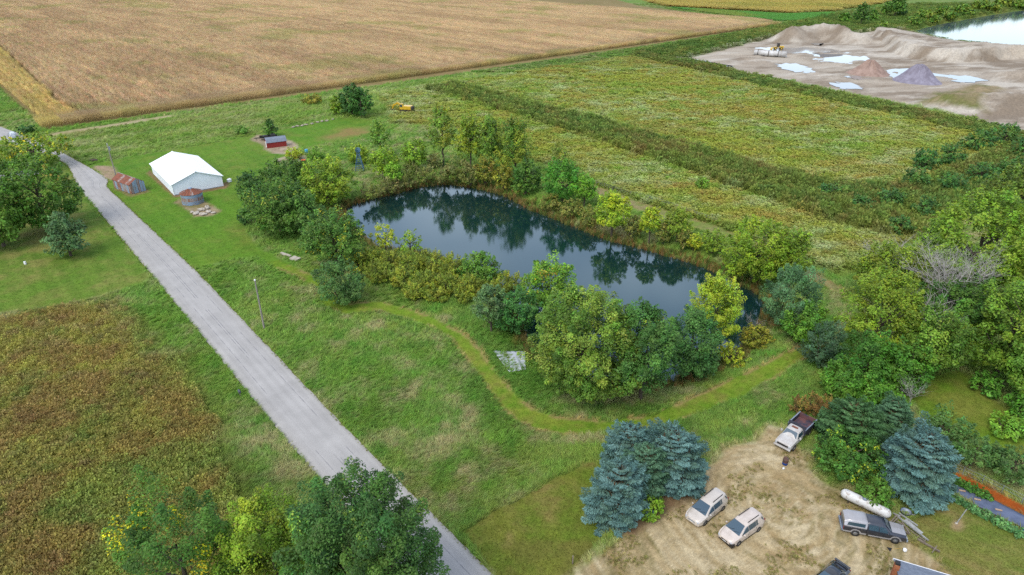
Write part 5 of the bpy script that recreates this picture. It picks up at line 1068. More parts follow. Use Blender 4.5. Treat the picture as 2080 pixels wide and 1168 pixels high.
for k, (px, sz) in enumerate([((399, 434), (2.4, 1.5, .5)), ((412, 436), (2.0, 1.4, .45)), ((424, 431), (1.6, 1.2, .5)), ((409, 428), (1.8, 1.1, .7)), ((421, 424), (1.5, 1.2, .8)), ((390, 432), (1.2, .9, .4)), ((434, 433), (1.1, .9, .4))]):
    rock('concrete_chunk', 'broken concrete chunk in the heap in front of the grain bin', 'concrete chunk', px, sz, M_CONC, 40 + k, 'heap by the grain bin')
ORD = ['first', 'second', 'third', 'fourth', 'fifth', 'sixth', 'seventh', 'eighth', 'ninth', 'tenth', 'eleventh']
for k, px in enumerate([(596, 259), (604, 257), (614, 256), (622, 254), (634, 252), (645, 249), (654, 247), (664, 246), (676, 243)]):
    rock('edge_stone', f'{ORD[k]} pale stone from the red shed in the row edging the lawn', 'stone', px, (1.5, .9, .5), M_STONE, 60 + k, 'stone row behind the red shed')
for k, (px, sz) in enumerate([((566, 328), (1.4, 1, .5)), ((578, 331), (1.6, 1.1, .5)), ((590, 332), (1.5, 1, .5)), ((604, 329), (1.6, 1.1, .5)), ((613, 322), (1.5, 1, .5)), ((606, 316), (1.2, 1, .5)), ((560, 325), (1.0, .8, .4))]):
    rock('bed_rock', 'tan rock around the bed below the red shed', 'rock', px, sz, M_STONE, 80 + k, 'rocks of the rock bed')
for px, lb, sz in (((581, 519), 'long thin concrete slab lying beside the start of the path', (2.6, .5, .35)), ((600, 527), 'square concrete slab beside the start of the path', (1.7, 1.3, .35))):
    s = MB().box((0, 0, sz[2] / 2), sz).build('concrete_slab', M_CONC, None, lb, 'slab', bevel=.04); s.location = ground_pt(*px); s.rotation_euler = (0, .06, -.5)
rock('white_boulder', 'white boulder at the right corner of the barn', 'boulder', (466, 370), (1.3, 1.1, 1.1), M_TRIM, 99)
rock('dark_boulder', 'dark boulder in the weeds by the bend of the road', 'boulder', (191, 328), (2.2, 1.2, .9), mat_plain('dark_stone', (104, 92, 78), (84, 74, 62), 2, .9), 98)
# utility poles
M_POLE = mat_plain('pole_wood', (176, 170, 162), (140, 132, 122), 3, .85, stretch=(3, 3, .25))
def pole(px, top, label, arm):
    b = ground_pt(*px); h = height_at(b, top); root = empty('utility_pole', b, .5, label, 'pole')
    MB().tube((0, 0, -.3), (0, 0, h), .15, .10, 10).build('shaft', M_POLE, root)
    if arm:
        MB().tube((.22, 0, h - 1.6), (.22, 0, h - .75), .2, .2, 12).build('transformer', M_STEEL, root); MB().box((0, 0, h - .25), (.1, 1.5, .11)).build('crossarm', M_POLE, root)
        for y in (-.65, 0, .65): MB().lathe([(.03, 0), (.06, .05), (.05, .12), (.07, .16), (.02, .22)], (0, y, h - .19), n=10).build('insulator', M_TRIM, root)
    else: MB().lathe([(.13, 0), (.14, .10), (.09, .16), (0, .18)], (0, 0, h - .04), n=10).build('cap', M_TRIM, root)
    return root
pole((241, 377), 292, 'utility pole with transformer beside the rusty shed', True); pole((537, 668), 569, 'bare grey pole standing in the meadow by the road', False)
# red shed
a, b = P(543.5, 301.5), P(583, 296.5); d = (b - a).normalized(); rs = empty('red_shed', a, math.atan2(d.y, d.x), 'small red garden shed with a grey gambrel roof', 'shed'); L, D = (b - a).length, 3.0
M_REDW = mat_plain('red_siding', (168, 52, 44), (138, 42, 40), 2, .7, stretch=(6, 6, .6)); M_SHG = mat_plain('grey_shingle', (140, 150, 166), (118, 128, 144), 3, .9, bump=.3); M_BRICK = mat_plain('brick', (176, 112, 72), (150, 88, 58), 3, .9)
for k in range(12): MB().box((L * (k + .5) / 12, .03 + .012 * (k % 2), .8), (L / 12 - .015, .06, 1.6)).build('wall_board', M_REDW, rs)
MB().box((L / 2, D - .05, .8), (L, .06, 1.6)).build('wall', M_REDW, rs)
gp = [(0, 0), (D, 0), (D, 1.6), (D * .8, 2.35), (D / 2, 2.75), (D * .2, 2.35), (0, 1.6)]
for x in (.02, L - .08):
    mb = MB(); n = len(gp); mb.add([(x, y, z) for y, z in gp] + [(x + .06, y, z) for y, z in gp], [tuple(range(n))[::-1], tuple(range(n, 2 * n))] + [(i, (i + 1) % n, n + (i + 1) % n, n + i) for i in range(n)]); mb.build('gable', M_REDW, rs)
rp = [(-.15, 1.55), (D * .2 - .05, 2.42), (D / 2, 2.84), (D * .8 + .05, 2.42), (D + .15, 1.55)]
for (y0, z0), (y1, z1) in zip(rp[:-1], rp[1:]): m = MB(); m.slab((-.15, y0, z0), (L + .15, y0, z0), (L + .15, y1, z1), (-.15, y1, z1), .05); m.build('roof', M_SHG, rs)
MB().box((-.02, D / 2, .85), (.05, 1.3, 1.6)).build('door', M_TRIM, rs)
# black trailer behind the red shed
def wheel(root, c, r, w, axis='Y', rim=M_RIM, name='wheel'):
    t = MB().lathe([(r * .62, -w / 2), (r * .93, -w / 2), (r, -w * .3), (r, w * .3), (r * .93, w / 2), (r * .62, w / 2)], axis=axis, n=20).build(name, M_TYRE, root); t.location = c
    q = MB().lathe([(.001, -w * .42), (r * .2, -w * .46), (r * .3, -w * .36), (r * .64, -w * .44), (r * .64, w * .44), (r * .3, w * .36), (r * .2, w * .46), (.001, w * .42)], axis=axis, n=20).build('rim', rim, t); return t
tr = empty('flatbed_trailer', P(546, 283), .35, 'black flatbed trailer with white wheels parked behind the red shed', 'trailer')
MB().box((0, 0, .75), (5.2, 2.0, .14)).box((0, .95, .95), (5.2, .06, .4)).box((0, -.95, .95), (5.2, .06, .4)).build('deck', M_BLACK, tr, bevel=.02); MB().tube((-2.6, -.7, .68), (-4.2, 0, .55), .07).tube((-2.6, .7, .68), (-4.2, 0, .55), .07).build('tongue', M_BLACK, tr)
for x in (-.1, 1.0):
    for y in (-1.15, 1.15): wheel(tr, (x, y, .42), .42, .26, rim=M_TRIM)
MB().box((1.4, 0, 1.2), (1.6, 1.5, .8), taper=.8).box((-.8, .2, 1.05), (1.8, 1.2, .5), taper=.75).build('covered_load', M_BLACK, tr, bevel=.08); MB().tube((-3.6, 0, 0), (-3.6, 0, .9), .05).build('jack', M_BLACK, tr)
# windmill
wm = empty('garden_windmill', P(731, 345.5), 0.15, 'small blue windmill on a lattice tower by the pond', 'windmill'); hw, ht = 1.1, 5.3; M_WM = mat_plain('blue_paint', (86, 132, 168), (66, 108, 140), 3, .5)
def leg(t, sx, sy): k = hw * (1 - t) + .14 * t; return V3((sx * k, sy * k, ht * t))
for sx, sy in ((-1, -1), (1, -1), (1, 1), (-1, 1)): MB().tube(leg(0, sx, sy), leg(1, sx, sy), .085, .07, 6).build('leg', M_WM, wm)
for t in (.04, .24, .44, .62, .78):
    c = [leg(t, sx, sy) for sx, sy in ((-1, -1), (1, -1), (1, 1), (-1, 1))]; mb = MB()
    for i in range(4): mb.tube(c[i], c[(i + 1) % 4], .055, .055, 5)
    mb.build('girt', M_WM, wm)
for t0, t1 in ((.04, .24), (.24, .44), (.44, .62), (.62, .78)):
    mb = MB()
    for (ax, ay), (bx, by) in (((-1, -1), (1, -1)), ((1, -1), (1, 1)), ((1, 1), (-1, 1)), ((-1, 1), (-1, -1))): mb.tube(leg(t0, ax, ay), leg(t1, bx, by), .02, .02, 4); mb.tube(leg(t0, bx, by), leg(t1, ax, ay), .02, .02, 4)
    mb.build('brace', M_WM, wm)
hub = MB().lathe([(.001, -.25), (.14, -.2), (.14, .15), (.001, .2)], axis='Y', n=12).build('hub', M_WM, wm); hub.location = (0, -.1, ht + .2)
for k in range(14):
    a = 2 * math.pi * k / 14; c, s = math.cos(a), math.sin(a); p = lambda r, o, y: V3((r * c - o * s, y, r * s + o * c)); m = MB(); m.slab(p(.16, -.03, -.22), p(.72, -.12, -.28), p(.72, .12, -.16), p(.16, .03, -.2), .012); m.build('blade', M_WM, hub)
MB().box((0, .75, 0), (.03, 1.1, .06)).build('tail_arm', M_WM, hub); MB().box((0, 1.35, .02), (.03, .6, .45)).build('tail', mat_plain('tail_white', (214, 220, 226), None, 3, .5), hub)
def lathe_thing(name, label, cat, px, prof, m, n=20, group=None):
    o = MB().lathe(prof, n=n).build(name, m, None, label, cat, group); o.location = ground_pt(*px); return o
lathe_thing('blue_drum', 'light blue plastic drum right of the rock bed', 'drum', (623, 311), [(.001, 0), (.42, 0), (.46, .1), (.46, .5), (.48, .55), (.46, .6), (.46, 1.05), (.40, 1.12), (.001, 1.12)], mat_plain('blue_plastic', (64, 170, 206), (50, 148, 190), 3, .4))
lathe_thing('clay_pot', 'orange clay pot at the edge of the rock bed', 'pot', (617, 331), [(.001, 0), (.34, 0), (.55, .75), (.62, .75), (.62, .9), (.52, .9), (.48, .7), (.001, .65)], mat_plain('terracotta', (226, 122, 66), (200, 102, 54), 3, .7))
# excavator
M_YEL = mat_paint('machine_yellow', (232, 190, 40), .4, 0, .2, (150, 110, 50), .5); M_DKM = mat_plain('machine_dark', (58, 54, 50), (78, 68, 58), 2, .7)
def P3(px, py, z): return P(px, py, z)
ex = empty('excavator', P(826, 228), -.25, 'yellow tracked excavator parked in the fallow field before the cornfield', 'excavator')
for y in (-1.15, 1.15):
    mb = MB(); pr = [(-2.0, .35), (-1.75, .02), (1.75, .02), (2.0, .35), (2.0, .6), (1.75, .92), (-1.75, .92), (-2.0, .6)]; n = len(pr)
    mb.add([(x, y - .3, z) for x, z in pr] + [(x, y + .3, z) for x, z in pr], [tuple(range(n)), tuple(range(2 * n - 1, n - 1, -1))] + [((i + 1) % n, i, n + i, n + (i + 1) % n) for i in range(n)]); mb.build('track', M_DKM, ex)
MB().box((.55, 0, 1.75), (3.2, 2.5, 1.3)).build('engine_house', M_YEL, ex, bevel=.12); MB().box((2.35, 0, 1.6), (.6, 2.4, 1.1)).build('counterweight', M_DKM, ex, bevel=.15); MB().box((.2, 0, 1.0), (2.2, 1.6, .25)).build('turntable', M_DKM, ex)
cb = MB().box((-1.5, -.65, 2.1), (1.3, 1.05, 2.0), taper=.88).build('cab', M_YEL, ex, bevel=.08); MB().box((-2.13, -.65, 2.35), (.05, .8, 1.0)).build('windscreen', M_GLASS, cb); MB().box((-1.5, -1.18, 2.45), (.9, .05, .8)).build('window', M_GLASS, cb)
def beam(p, q, w, h0, h1, name, m):
    p, q = V3(p), V3(q); d = (q - p).normalized(); up = V3((0, 1, 0)).cross(d); mb = MB(); vs = []
    for c, h in ((p, h0), (q, h1)):
        for sy, su in ((-1, -1), (1, -1), (1, 1), (-1, 1)): vs.append(c + V3((0, sy * w / 2, 0)) + up * su * h / 2)
    mb.add(vs, [(3, 2, 1, 0), (4, 5, 6, 7), (0, 1, 5, 4), (1, 2, 6, 5), (2, 3, 7, 6), (3, 0, 4, 7)]); return mb.build(name, m, ex, bevel=.04)
beam((-1.6, .4, 1.7), (-3.4, .4, 3.1), .5, .7, .6, 'boom', M_YEL); beam((-3.3, .4, 3.1), (-4.9, .4, 2.2), .45, .6, .5, 'boom', M_YEL); beam((-4.8, .4, 2.5), (-5.6, .4, .9), .38, .55, .35, 'stick', M_YEL)
MB().box((-5.7, .4, .5), (.9, 1.0, .8), taper=.6).build('bucket', M_DKM, ex, bevel=.06)
# big pipe and loader in the pit
a, b = P(1532, 107, 1.5), P(1598, 111, 1.5); d = (b - a).normalized(); L = (b - a).length
pp = empty('steel_pipe', V3((a.x, a.y, .1)), math.atan2(d.y, d.x), 'long white steel pipe lying in the gravel pit', 'pipe')
MB().lathe([(1.35, 0), (1.5, 0), (1.5, L), (1.35, L), (1.35, 0)], (0, 0, 1.5), 'X', 28).build('barrel', mat_plain('pipe_white', (226, 226, 224), (190, 184, 176), .6, .6), pp); MB().lathe([(1.34, L - .35), (.001, L - .35)], (0, 0, 1.5), 'X', 28).build('end_shade', M_DKM, pp)  # dark disc stands in for the shade inside the open pipe end
for x in (L * .12, L * .45, L * .75): MB().lathe([(1.5, x - .15), (1.62, x - .15), (1.62, x + .15), (1.5, x + .15)], (0, 0, 1.5), 'X', 28).build('flange', M_DKM, pp)
for x in (L * .3, L * .7): MB().box((x, 0, .1), (1.0, 3.0, .5)).build('cradle', M_DKM, pp)
ld = empty('wheel_loader', P(1580, 101), 3.0, 'yellow wheel loader behind the long white pipe', 'loader')
for x in (-1.6, 1.6):
    for y in (-1.1, 1.1): wheel(ld, (x, y, .8), .8, .6, rim=M_YEL)
MB().box((-1.7, 0, 1.6), (2.6, 1.7, 1.1), taper=.9).build('engine_hood', M_YEL, ld, bevel=.1); MB().box((1.3, 0, 1.2), (1.8, 1.4, .8)).build('front_frame', M_YEL, ld, bevel=.06); cb = MB().box((.1, 0, 2.5), (1.6, 1.6, 1.9), taper=.9).build('cab', M_DKM, ld, bevel=.08); MB().box((.86, 0, 2.7), (.06, 1.25, 1.1)).build('windscreen', M_GLASS, cb); MB().box((.1, 0, 3.5), (1.7, 1.7, .12)).build('roof', M_DKM, cb)
MB().tube((1.5, .5, 1.7), (3.4, .5, .7), .14).tube((1.5, -.5, 1.7), (3.4, -.5, .7), .14).build('lift_arm', M_YEL, ld); MB().add([(3.3, -1.5, .1), (4.5, -1.5, .1), (3.4, -1.5, 1.3), (3.3, 1.5, .1), (4.5, 1.5, .1), (3.4, 1.5, 1.3)], [(0, 1, 2), (5, 4, 3), (0, 3, 4, 1), (0, 2, 5, 3), (1, 4, 5, 2)]).build('bucket', M_YEL, ld)
# gravel piles
def heap(px0, px1, top, m, label, seed):
    a, b = P(*px0), P(*px1); Rr = (b - a).length / 2; mid = (a + b) / 2; c = V3((mid.x, mid.y + Rr * .55, 0)); H = height_at(c, top); nr, na = 16, 64; r = np.random.default_rng(seed); vs = [(0, 0, H)]
    ph = r.uniform(0, 6, 5)
    for i in range(1, nr + 1):
        t = i / nr
        for j in range(na):
            an = 2 * math.pi * j / na; gul = .10 * math.sin(7 * an + ph[0]) + .07 * math.sin(13 * an + ph[1] + t * 2) + .05 * math.sin(23 * an + ph[2]); rad = Rr * t * (1 + .10 * math.sin(2 * an + ph[3]) + .06 * math.sin(3 * an + ph[4]))
            z = H * (min(1, 1.10 * (1 - t)) ** 1.12 if t > .1 else .985 - .2 * t * t) * (1 + gul * math.sin(math.pi * min(1, t * 1.3)) * 1.1) - .1 * t; vs.append((rad * math.cos(an), rad * math.sin(an), z))
    fs = [(0, 1 + j, 1 + (j + 1) % na) for j in range(na)] + [(1 + (i - 1) * na + j, 1 + i * na + j, 1 + i * na + (j + 1) % na, 1 + (i - 1) * na + (j + 1) % na) for i in range(1, nr) for j in range(na)]
    mb = MB(); mb.add(vs, fs, True); o = mb.build('gravel_pile', m, None, label, 'gravel pile'); o.location = c; return o
heap((1730, 154), (1818, 156), 122, mat_plain('pink_gravel', (180, 154, 140), (148, 122, 108), .5, .95, bump=.6, stretch=(1, 1, .25)), 'pink gravel pile in the pit', 5)
heap((1824, 168), (1926, 170), 131, mat_plain('purple_gravel', (158, 153, 168), (126, 119, 132), .5, .95, bump=.6, stretch=(1, 1, .25)), 'purple-grey gravel pile in the pit', 9)

# ------------------------------------------------------------------ vehicles
class Body:
    """lofted car body; x forward; stations (x, half width, z bottom, z belt, z top, half width top)"""
    def __init__(s, st): s.st = sorted(st)
    def at(s, x):
        xs = [q[0] for q in s.st]; return [float(np.interp(x, xs, [q[i] for q in s.st])) for i in range(6)]
    def ring(s, x):
        _, hw, zb, ze, zt, wt = s.at(x); h = [(0, zb), (hw * .9, zb), (hw, zb + .12), (hw * 1.0, (zb + ze) / 2), (hw * .975, ze), (wt, zt - .09), (wt - .05, zt - .035), (wt - .14, zt), (wt * .5, zt + .022), (0, zt + .028)]
        return h
    def mesh(s, name, mat, parent, n=3):
        xs = []
        for a, b in zip(s.st[:-1], s.st[1:]): xs += list(np.linspace(a[0], b[0], n + 1)[:-1])
        xs.append(s.st[-1][0]); mb = MB(); vs = []; 
        for x in xs:
            h = s.ring(x); full = [(x, y, z) for y, z in h] + [(x, -y, z) for y, z in h[-2:0:-1]]; vs += full
        m = len(full); fs = [(i * m + j, i * m + (j + 1) % m, (i + 1) * m + (j + 1) % m, (i + 1) * m + j) for i in range(len(xs) - 1) for j in range(m)]
        fs += [tuple(range(m))[::-1], tuple(range((len(xs) - 1) * m, len(xs) * m))]; mb.add(vs, [f[::-1] for f in fs], True); o = mb.build(name, mat, parent)
        md = o.modifiers.new('edges', 'EDGE_SPLIT'); md.split_angle = math.radians(38); return o
    def side(s, x, t, sy, off=.012):
        h = s.ring(x); (y0, z0), (y1, z1) = h[4], h[5]; y, z = y0 + (y1 - y0) * t, z0 + (z1 - z0) * t; n = V3((0, (z1 - z0), -(y1 - y0))).normalized(); return V3((x, sy * (y + n.y * off), z + n.z * off))
    def window(s, quad, name, mat, parent, off=.012):
        for sy in (1, -1):
            p = [s.side(x, t, sy, off) for x, t in quad]; MB().add(p, [tuple(range(len(p)))] if sy > 0 else [tuple(range(len(p)))[::-1]]).build(name, mat, parent)
def place_vehicle(front_px, rear_px, side, half):
    """from the ground pixels of the two wheels seen and the vehicle side they are on (+1 left, -1 right)"""
    f, r = P(*front_px), P(*rear_px); h = (f - r).normalized(); left = V3((-h.y, h.x, 0)); c = (f + r) / 2 - left * side * half; return c, math.atan2(h.y, h.x), h
def plate(parent, c, d, name, m, rz=0): return MB().box(c, d, rz).build(name, m, parent, bevel=min(d) * .25)
VAN = Body([(2.56, .60, .36, .60, .68, .46), (2.46, .84, .24, .72, .80, .70), (2.15, .95, .20, .84, .93, .82), (1.75, .985, .2, .93, 1.02, .85), (1.50, .99, .2, .97, 1.08, .86), (.42, 1.0, .2, 1.04, 1.66, .68), (.1, 1.0, .2, 1.05, 1.73, .70), (-.5, 1.0, .2, 1.05, 1.75, .71), (-1.7, 1.0, .2, 1.06, 1.75, .70), (-2.20, .985, .22, 1.06, 1.69, .66), (-2.36, .95, .24, 1.05, 1.50, .68), (-2.50, .88, .28, 1.0, 1.10, .74), (-2.57, .76, .36, .90, .96, .66)])
def minivan(c, rz, label, paint, damaged=False, group=None):
    root = empty('minivan', c, rz, label, 'minivan', group); VAN.mesh('body', paint, root)
    MB().add([(1.48, -.82, 1.12), (1.48, .82, 1.12), (.47, .62, 1.685), (.47, -.62, 1.685)], [(0, 1, 2, 3)]).build('windshield', M_GLASS, root)
    MB().add([(-2.26, .56, 1.655), (-2.26, -.56, 1.655), (-2.49, -.66, 1.18), (-2.49, .66, 1.18)], [(0, 1, 2, 3)]).build('rear_window', M_GLASS, root)
    for q in ([(1.20, .14), (.46, .84), (.10, .88), (.10, .08)], [(.05, .08), (.05, .88), (-1.02, .88), (-1.02, .08)], [(-1.06, .08), (-1.06, .88), (-2.12, .84), (-2.28, .14)]): VAN.window(q, 'side_window', M_GLASS, root)
    for y in (-.56, .56): plate(root, (-.9, y, 1.80), (1.7, .07, .05), 'roof_rail', M_BLACK)
    for x in (1.55, -1.5):
        for y in (-.93, .93): wheel(root, (x, y, .34), .34, .24)
    for y in (-.62, .62): plate(root, (2.44, y, .68), (.14, .36, .14), 'headlight', M_LAMP, -.35 if y > 0 else .35)
    for y in (-.84, .84): plate(root, (-2.46, y, .95), (.12, .14, .42), 'tail_light', M_RED)
    for y in (-1.08, 1.08): plate(root, (.95, y, 1.08), (.14, .2, .14), 'mirror', paint)
    plate(root, (2.53, 0, .60), (.07, .8, .14), 'grille', M_STEEL if not damaged else M_BLACK); plate(root, (2.50, 0, .40), (.14, 1.3, .18), 'bumper', M_BLACK if damaged else paint)
    for y in (-.995, .995):
        plate(root, (-.75, y, .74), (.16, .03, .035), 'door_handle', M_BLACK); plate(root, (.2, y, .74), (.16, .03, .035), 'door_handle', M_BLACK)
        for x in (.08, -1.02): MB().box((x, y * 1.0, .62), (.022, .018, .72)).build('door_seam', M_BLACK, root)
        MB().box((0, y * .997, .25), (2.4, .03, .1)).build('sill', M_BLACK, root)
    MB().box((2.555, 0, .50), (.02, .34, .11)).build('number_plate', M_TRIM, root)
    for y in (-.45, .1): MB().tube((1.47, y, 1.15), (1.22, y + .5, 1.285), .014, .014, 4).build('wiper', M_BLACK, root)
    if damaged: MB().box((2.40, .62, .44), (.3, .7, .4)).box((2.30, .86, .42), (.3, .25, .34)).build('broken_fender', M_BLACK, root); plate(root, (1.12, -.5, 1.25), (.2, .12, .02), 'sticker', M_TRIM)
    return root
M_CHAMP = mat_paint('champagne_paint', (224, 214, 202), .28, .15, .7, (150, 134, 110), .25); M_CHAMP2 = mat_paint('pale_beige_paint', (228, 214, 202), .35, .1, .5, (150, 130, 104), .4)
c, rz, h = place_vehicle((1430, 1066), (1466, 1036), 1, .88); minivan(c, rz, 'silver-beige minivan parked nearest the blue spruces', M_CHAMP)
c, rz, h = place_vehicle((1497, 1108), (1539, 1078), 1, .88); minivan(c, rz, 'beige minivan with a smashed black front corner', M_CHAMP2, True)
fc = minivan(P(27, 279), 2.3, 'pale car on the far stretch of road, partly hidden by the locust', mat_paint('blue_white_paint', (206, 214, 224), .3)); fc.name = 'car'; fc['category'] = 'car'
# pickup with canopy
c, rz, h = place_vehicle((1814, 1102), (1734, 1087), -1, .88)
PK = Body([(2.88, .78, .42, .70, .80, .62), (2.80, .95, .36, .84, .95, .80), (2.3, 1.0, .36, .92, 1.06, .86), (1.45, 1.0, .36, .98, 1.14, .86), (.78, 1.0, .36, 1.02, 1.72, .66), (.1, 1.0, .36, 1.03, 1.76, .68), (-.72, 1.0, .36, 1.03, 1.76, .69), (-.80, 1.0, .36, 1.03, 1.72, .69)])
M_NAVY = mat_paint('navy_paint', (38, 44, 58), .3, .1, .8, (110, 104, 96), .18); M_SILV = mat_paint('silver_paint', (188, 186, 188), .3, .3, .5, (150, 142, 130), .25)
pk = empty('pickup_truck', c, rz, 'black and silver pickup with a silver bed canopy', 'pickup'); PK.mesh('cab', M_NAVY, pk)
MB().add([(1.42, -.80, 1.17), (1.42, .80, 1.17), (.84, .58, 1.74), (.84, -.58, 1.74)], [(0, 1, 2, 3)]).build('windshield', M_GLASS, pk)
for q in ([(1.22, .10), (.80, .84), (.30, .86), (.30, .10)], [(.22, .10), (.22, .86), (-.66, .86), (-.66, .10)]): PK.window(q, 'side_window', M_GLASS, pk)
m = MB(); hp = [PK.ring(x)[-1] for x in (1.5, 2.3, 2.78)]
for (x0, x1) in ((1.48, 1.9), (1.9, 2.3), (2.3, 2.78)):
    r0, r1 = PK.ring(x0), PK.ring(x1); m.quad((x0, -r0[7][0], r0[7][1] + .022), (x1, -r1[7][0], r1[7][1] + .022), (x1, 0, r1[9][1] + .02), (x0, 0, r0[9][1] + .02)); m.quad((x0, 0, r0[9][1] + .02), (x1, 0, r1[9][1] + .02), (x1, r1[7][0], r1[7][1] + .022), (x0, r0[7][0], r0[7][1] + .022))
m.build('hood', M_SILV, pk)
MB().box((-1.85, 0, .72), (2.08, 1.98, .66)).build('bed', M_NAVY, pk, bevel=.05)
MB().box((-1.85, 0, .50), (2.1, 2.01, .16)).build('lower_stripe', M_SILV, pk); MB().box((.9, 0, .47), (3.0, 2.02, .14)).build('lower_stripe', M_SILV, pk)
CN = Body([(-.82, .96, 1.06, 1.10, 1.74, .76), (-1.0, .96, 1.06, 1.10, 1.80, .78), (-2.5, .96, 1.06, 1.10, 1.80, .78), (-2.90, .94, 1.06, 1.10, 1.62, .74)]); CN.mesh('canopy', M_SILV, pk); CN.window([(-1.0, .22), (-1.0, .8), (-2.55, .8), (-2.65, .22)], 'canopy_window', M_GLASS, pk, .02)
MB().add([(-2.93, -.66, 1.2), (-2.93, .66, 1.2), (-2.80, .6, 1.66), (-2.80, -.6, 1.66)], [(3, 2, 1, 0)]).build('rear_window', M_GLASS, pk)
plate(pk, (-2.96, 0, .5), (.16, 1.9, .2), 'rear_bumper', M_STEEL); plate(pk, (2.92, 0, .5), (.14, 1.9, .22), 'front_bumper', M_STEEL); plate(pk, (2.87, 0, .76), (.06, 1.0, .2), 'grille', M_BLACK)
for y in (-.72, .72): plate(pk, (2.82, y, .78), (.12, .32, .16), 'headlight', M_LAMP)
for y in (-.9, .9): plate(pk, (-2.89, y, .84), (.06, .14, .36), 'tail_light', M_RED)
for y in (-1.1, 1.1): plate(pk, (1.05, y, 1.12), (.14, .2, .16), 'mirror', M_NAVY)
for x in (1.85, -1.75):
    for y in (-.94, .94): wheel(pk, (x, y, .38), .38, .26)
    for y in (-1.0, 1.0):
        m = MB(); pr = [(x + .52 * math.cos(a), .40 + .50 * math.sin(a)) for a in np.linspace(.1, math.pi - .1, 9)]; pi = [(x + .42 * math.cos(a), .40 + .40 * math.sin(a)) for a in np.linspace(.1, math.pi - .1, 9)]
        for k in range(8): m.slab((pr[k][0], y * 1.012, pr[k][1]), (pr[k + 1][0], y * 1.012, pr[k + 1][1]), (pi[k + 1][0], y * 1.012, pi[k + 1][1]), (pi[k][0], y * 1.012, pi[k][1]), .03)
        m.build('wheel_arch', M_SILV, pk)
# dump truck
hd = (P(1600, 922) - P(1643, 880)).normalized(); fcn = P(1586.5, 915.5); c = fcn - hd * 2.75; c.z = 0
dt = empty('dump_truck', c, math.atan2(hd.y, hd.x), 'old white dump truck with a rusty dark bed parked by the spruces', 'truck')
M_OLDW = mat_paint('chalky_white', (216, 214, 210), .6, 0, .05, (150, 126, 110), .6); M_BED = mat_plain('dump_bed', (70, 74, 92), (58, 58, 68), 2, .7); M_BEDR = mat_plain('rusty_bed', (122, 84, 84), (66, 66, 84), 1.1, .85, lo=.42, hi=.6)
DT = Body([(2.72, .88, .55, .98, 1.06, .80), (2.62, .96, .50, 1.04, 1.14, .86), (1.9, .98, .5, 1.10, 1.22, .86), (1.25, .98, .5, 1.14, 1.28, .84), (.70, .98, .5, 1.18, 1.86, .74), (.2, .98, .5, 1.18, 1.92, .76), (-.35, .98, .5, 1.18, 1.92, .76), (-.42, .98, .5, 1.18, 1.86, .76)]); DT.mesh('cab', M_OLDW, dt)
MB().add([(1.22, -.80, 1.31), (1.22, .80, 1.31), (.74, .66, 1.87), (.74, -.66, 1.87)], [(0, 1, 2, 3)]).build('windshield', M_GLASS, dt); DT.window([(1.0, .10), (.70, .84), (-.25, .86), (-.25, .10)], 'side_window', M_GLASS, dt)
MB().box((.1, 0, 1.985), (.3, .7, .03)).build('rust_patch', M_RUST, dt)
plate(dt, (2.80, 0, .60), (.14, 2.0, .2), 'front_bumper', M_OLDW); plate(dt, (2.74, 0, .88), (.06, 1.3, .2), 'grille', M_BLACK)
for y in (-.78, .78): plate(dt, (2.73, y, .90), (.08, .22, .18), 'headlight', M_LAMP)
for y in (-1.14, 1.14): plate(dt, (.85, y, 1.35), (.1, .22, .3), 'mirror', M_OLDW)
MB().box((-2.0, 0, .62), (3.6, .9, .2)).build('chassis', M_DKM, dt)
bed = MB().box((-2.0, 0, 1.02), (3.0, 2.1, .10)).build('bed_floor', M_BEDR, dt)
MB().box((-.53, 0, 1.55), (.08, 2.1, 1.25)).build('bed_headboard', M_BED, dt); MB().box((-3.47, 0, 1.35), (.08, 2.1, .75)).build('tailgate', M_BEDR, dt)
for y in (-1.05, 1.05):
    sd_ = MB().box((-2.0, y, 1.35), (3.0, .08, .75)).build('bed_side', M_BED, dt); MB().box((-2.0, y, 1.76), (3.06, .13, .07)).build('rail', M_STEEL, sd_)
for x in (1.75, -2.2):
    for y in (-.92, .92): wheel(dt, (x, y, .42), .42, .3, rim=M_OLDW)
# dark sedan at the bottom edge
hd = V3((-.80, -.60, 0)); rear = P(1697, 1152); c = rear + hd * 2.35 - V3((hd.y, -hd.x, 0)) * 0.55
SDN = Body([(2.38, .62, .34, .52, .60, .46), (2.25, .82, .24, .62, .70, .66), (1.6, .89, .2, .76, .86, .76), (.95, .90, .2, .84, .95, .76), (.15, .90, .2, .88, 1.38, .58), (-.5, .90, .2, .90, 1.42, .60), (-1.0, .90, .2, .90, 1.36, .58), (-1.62, .89, .2, .90, 1.04, .72), (-2.2, .85, .24, .84, .98, .70), (-2.38, .70, .36, .74, .86, .56)])
M_BLKP = mat_paint('black_paint', (30, 32, 38), .2, 0, 1.0, (90, 86, 80), .1); sn = empty('sedan', c, math.atan2(hd.y, hd.x), 'black sedan with a rear spoiler cut off by the bottom edge', 'car'); SDN.mesh('body', M_BLKP, sn)
MB().add([(-1.02, .54, 1.375), (-1.02, -.54, 1.375), (-1.58, -.66, 1.075), (-1.58, .66, 1.075)], [(0, 1, 2, 3)]).build('rear_window', M_GLASS, sn); MB().add([(.92, -.70, .985), (.92, .70, .985), (.18, .52, 1.40), (.18, -.52, 1.40)], [(0, 1, 2, 3)]).build('windshield', M_GLASS, sn)
SDN.window([(.7, .12), (.15, .82), (-.35, .84), (-.35, .12)], 'side_window', M_GLASS, sn); SDN.window([(-.43, .12), (-.43, .84), (-.95, .8), (-1.35, .14)], 'side_window', M_GLASS, sn)
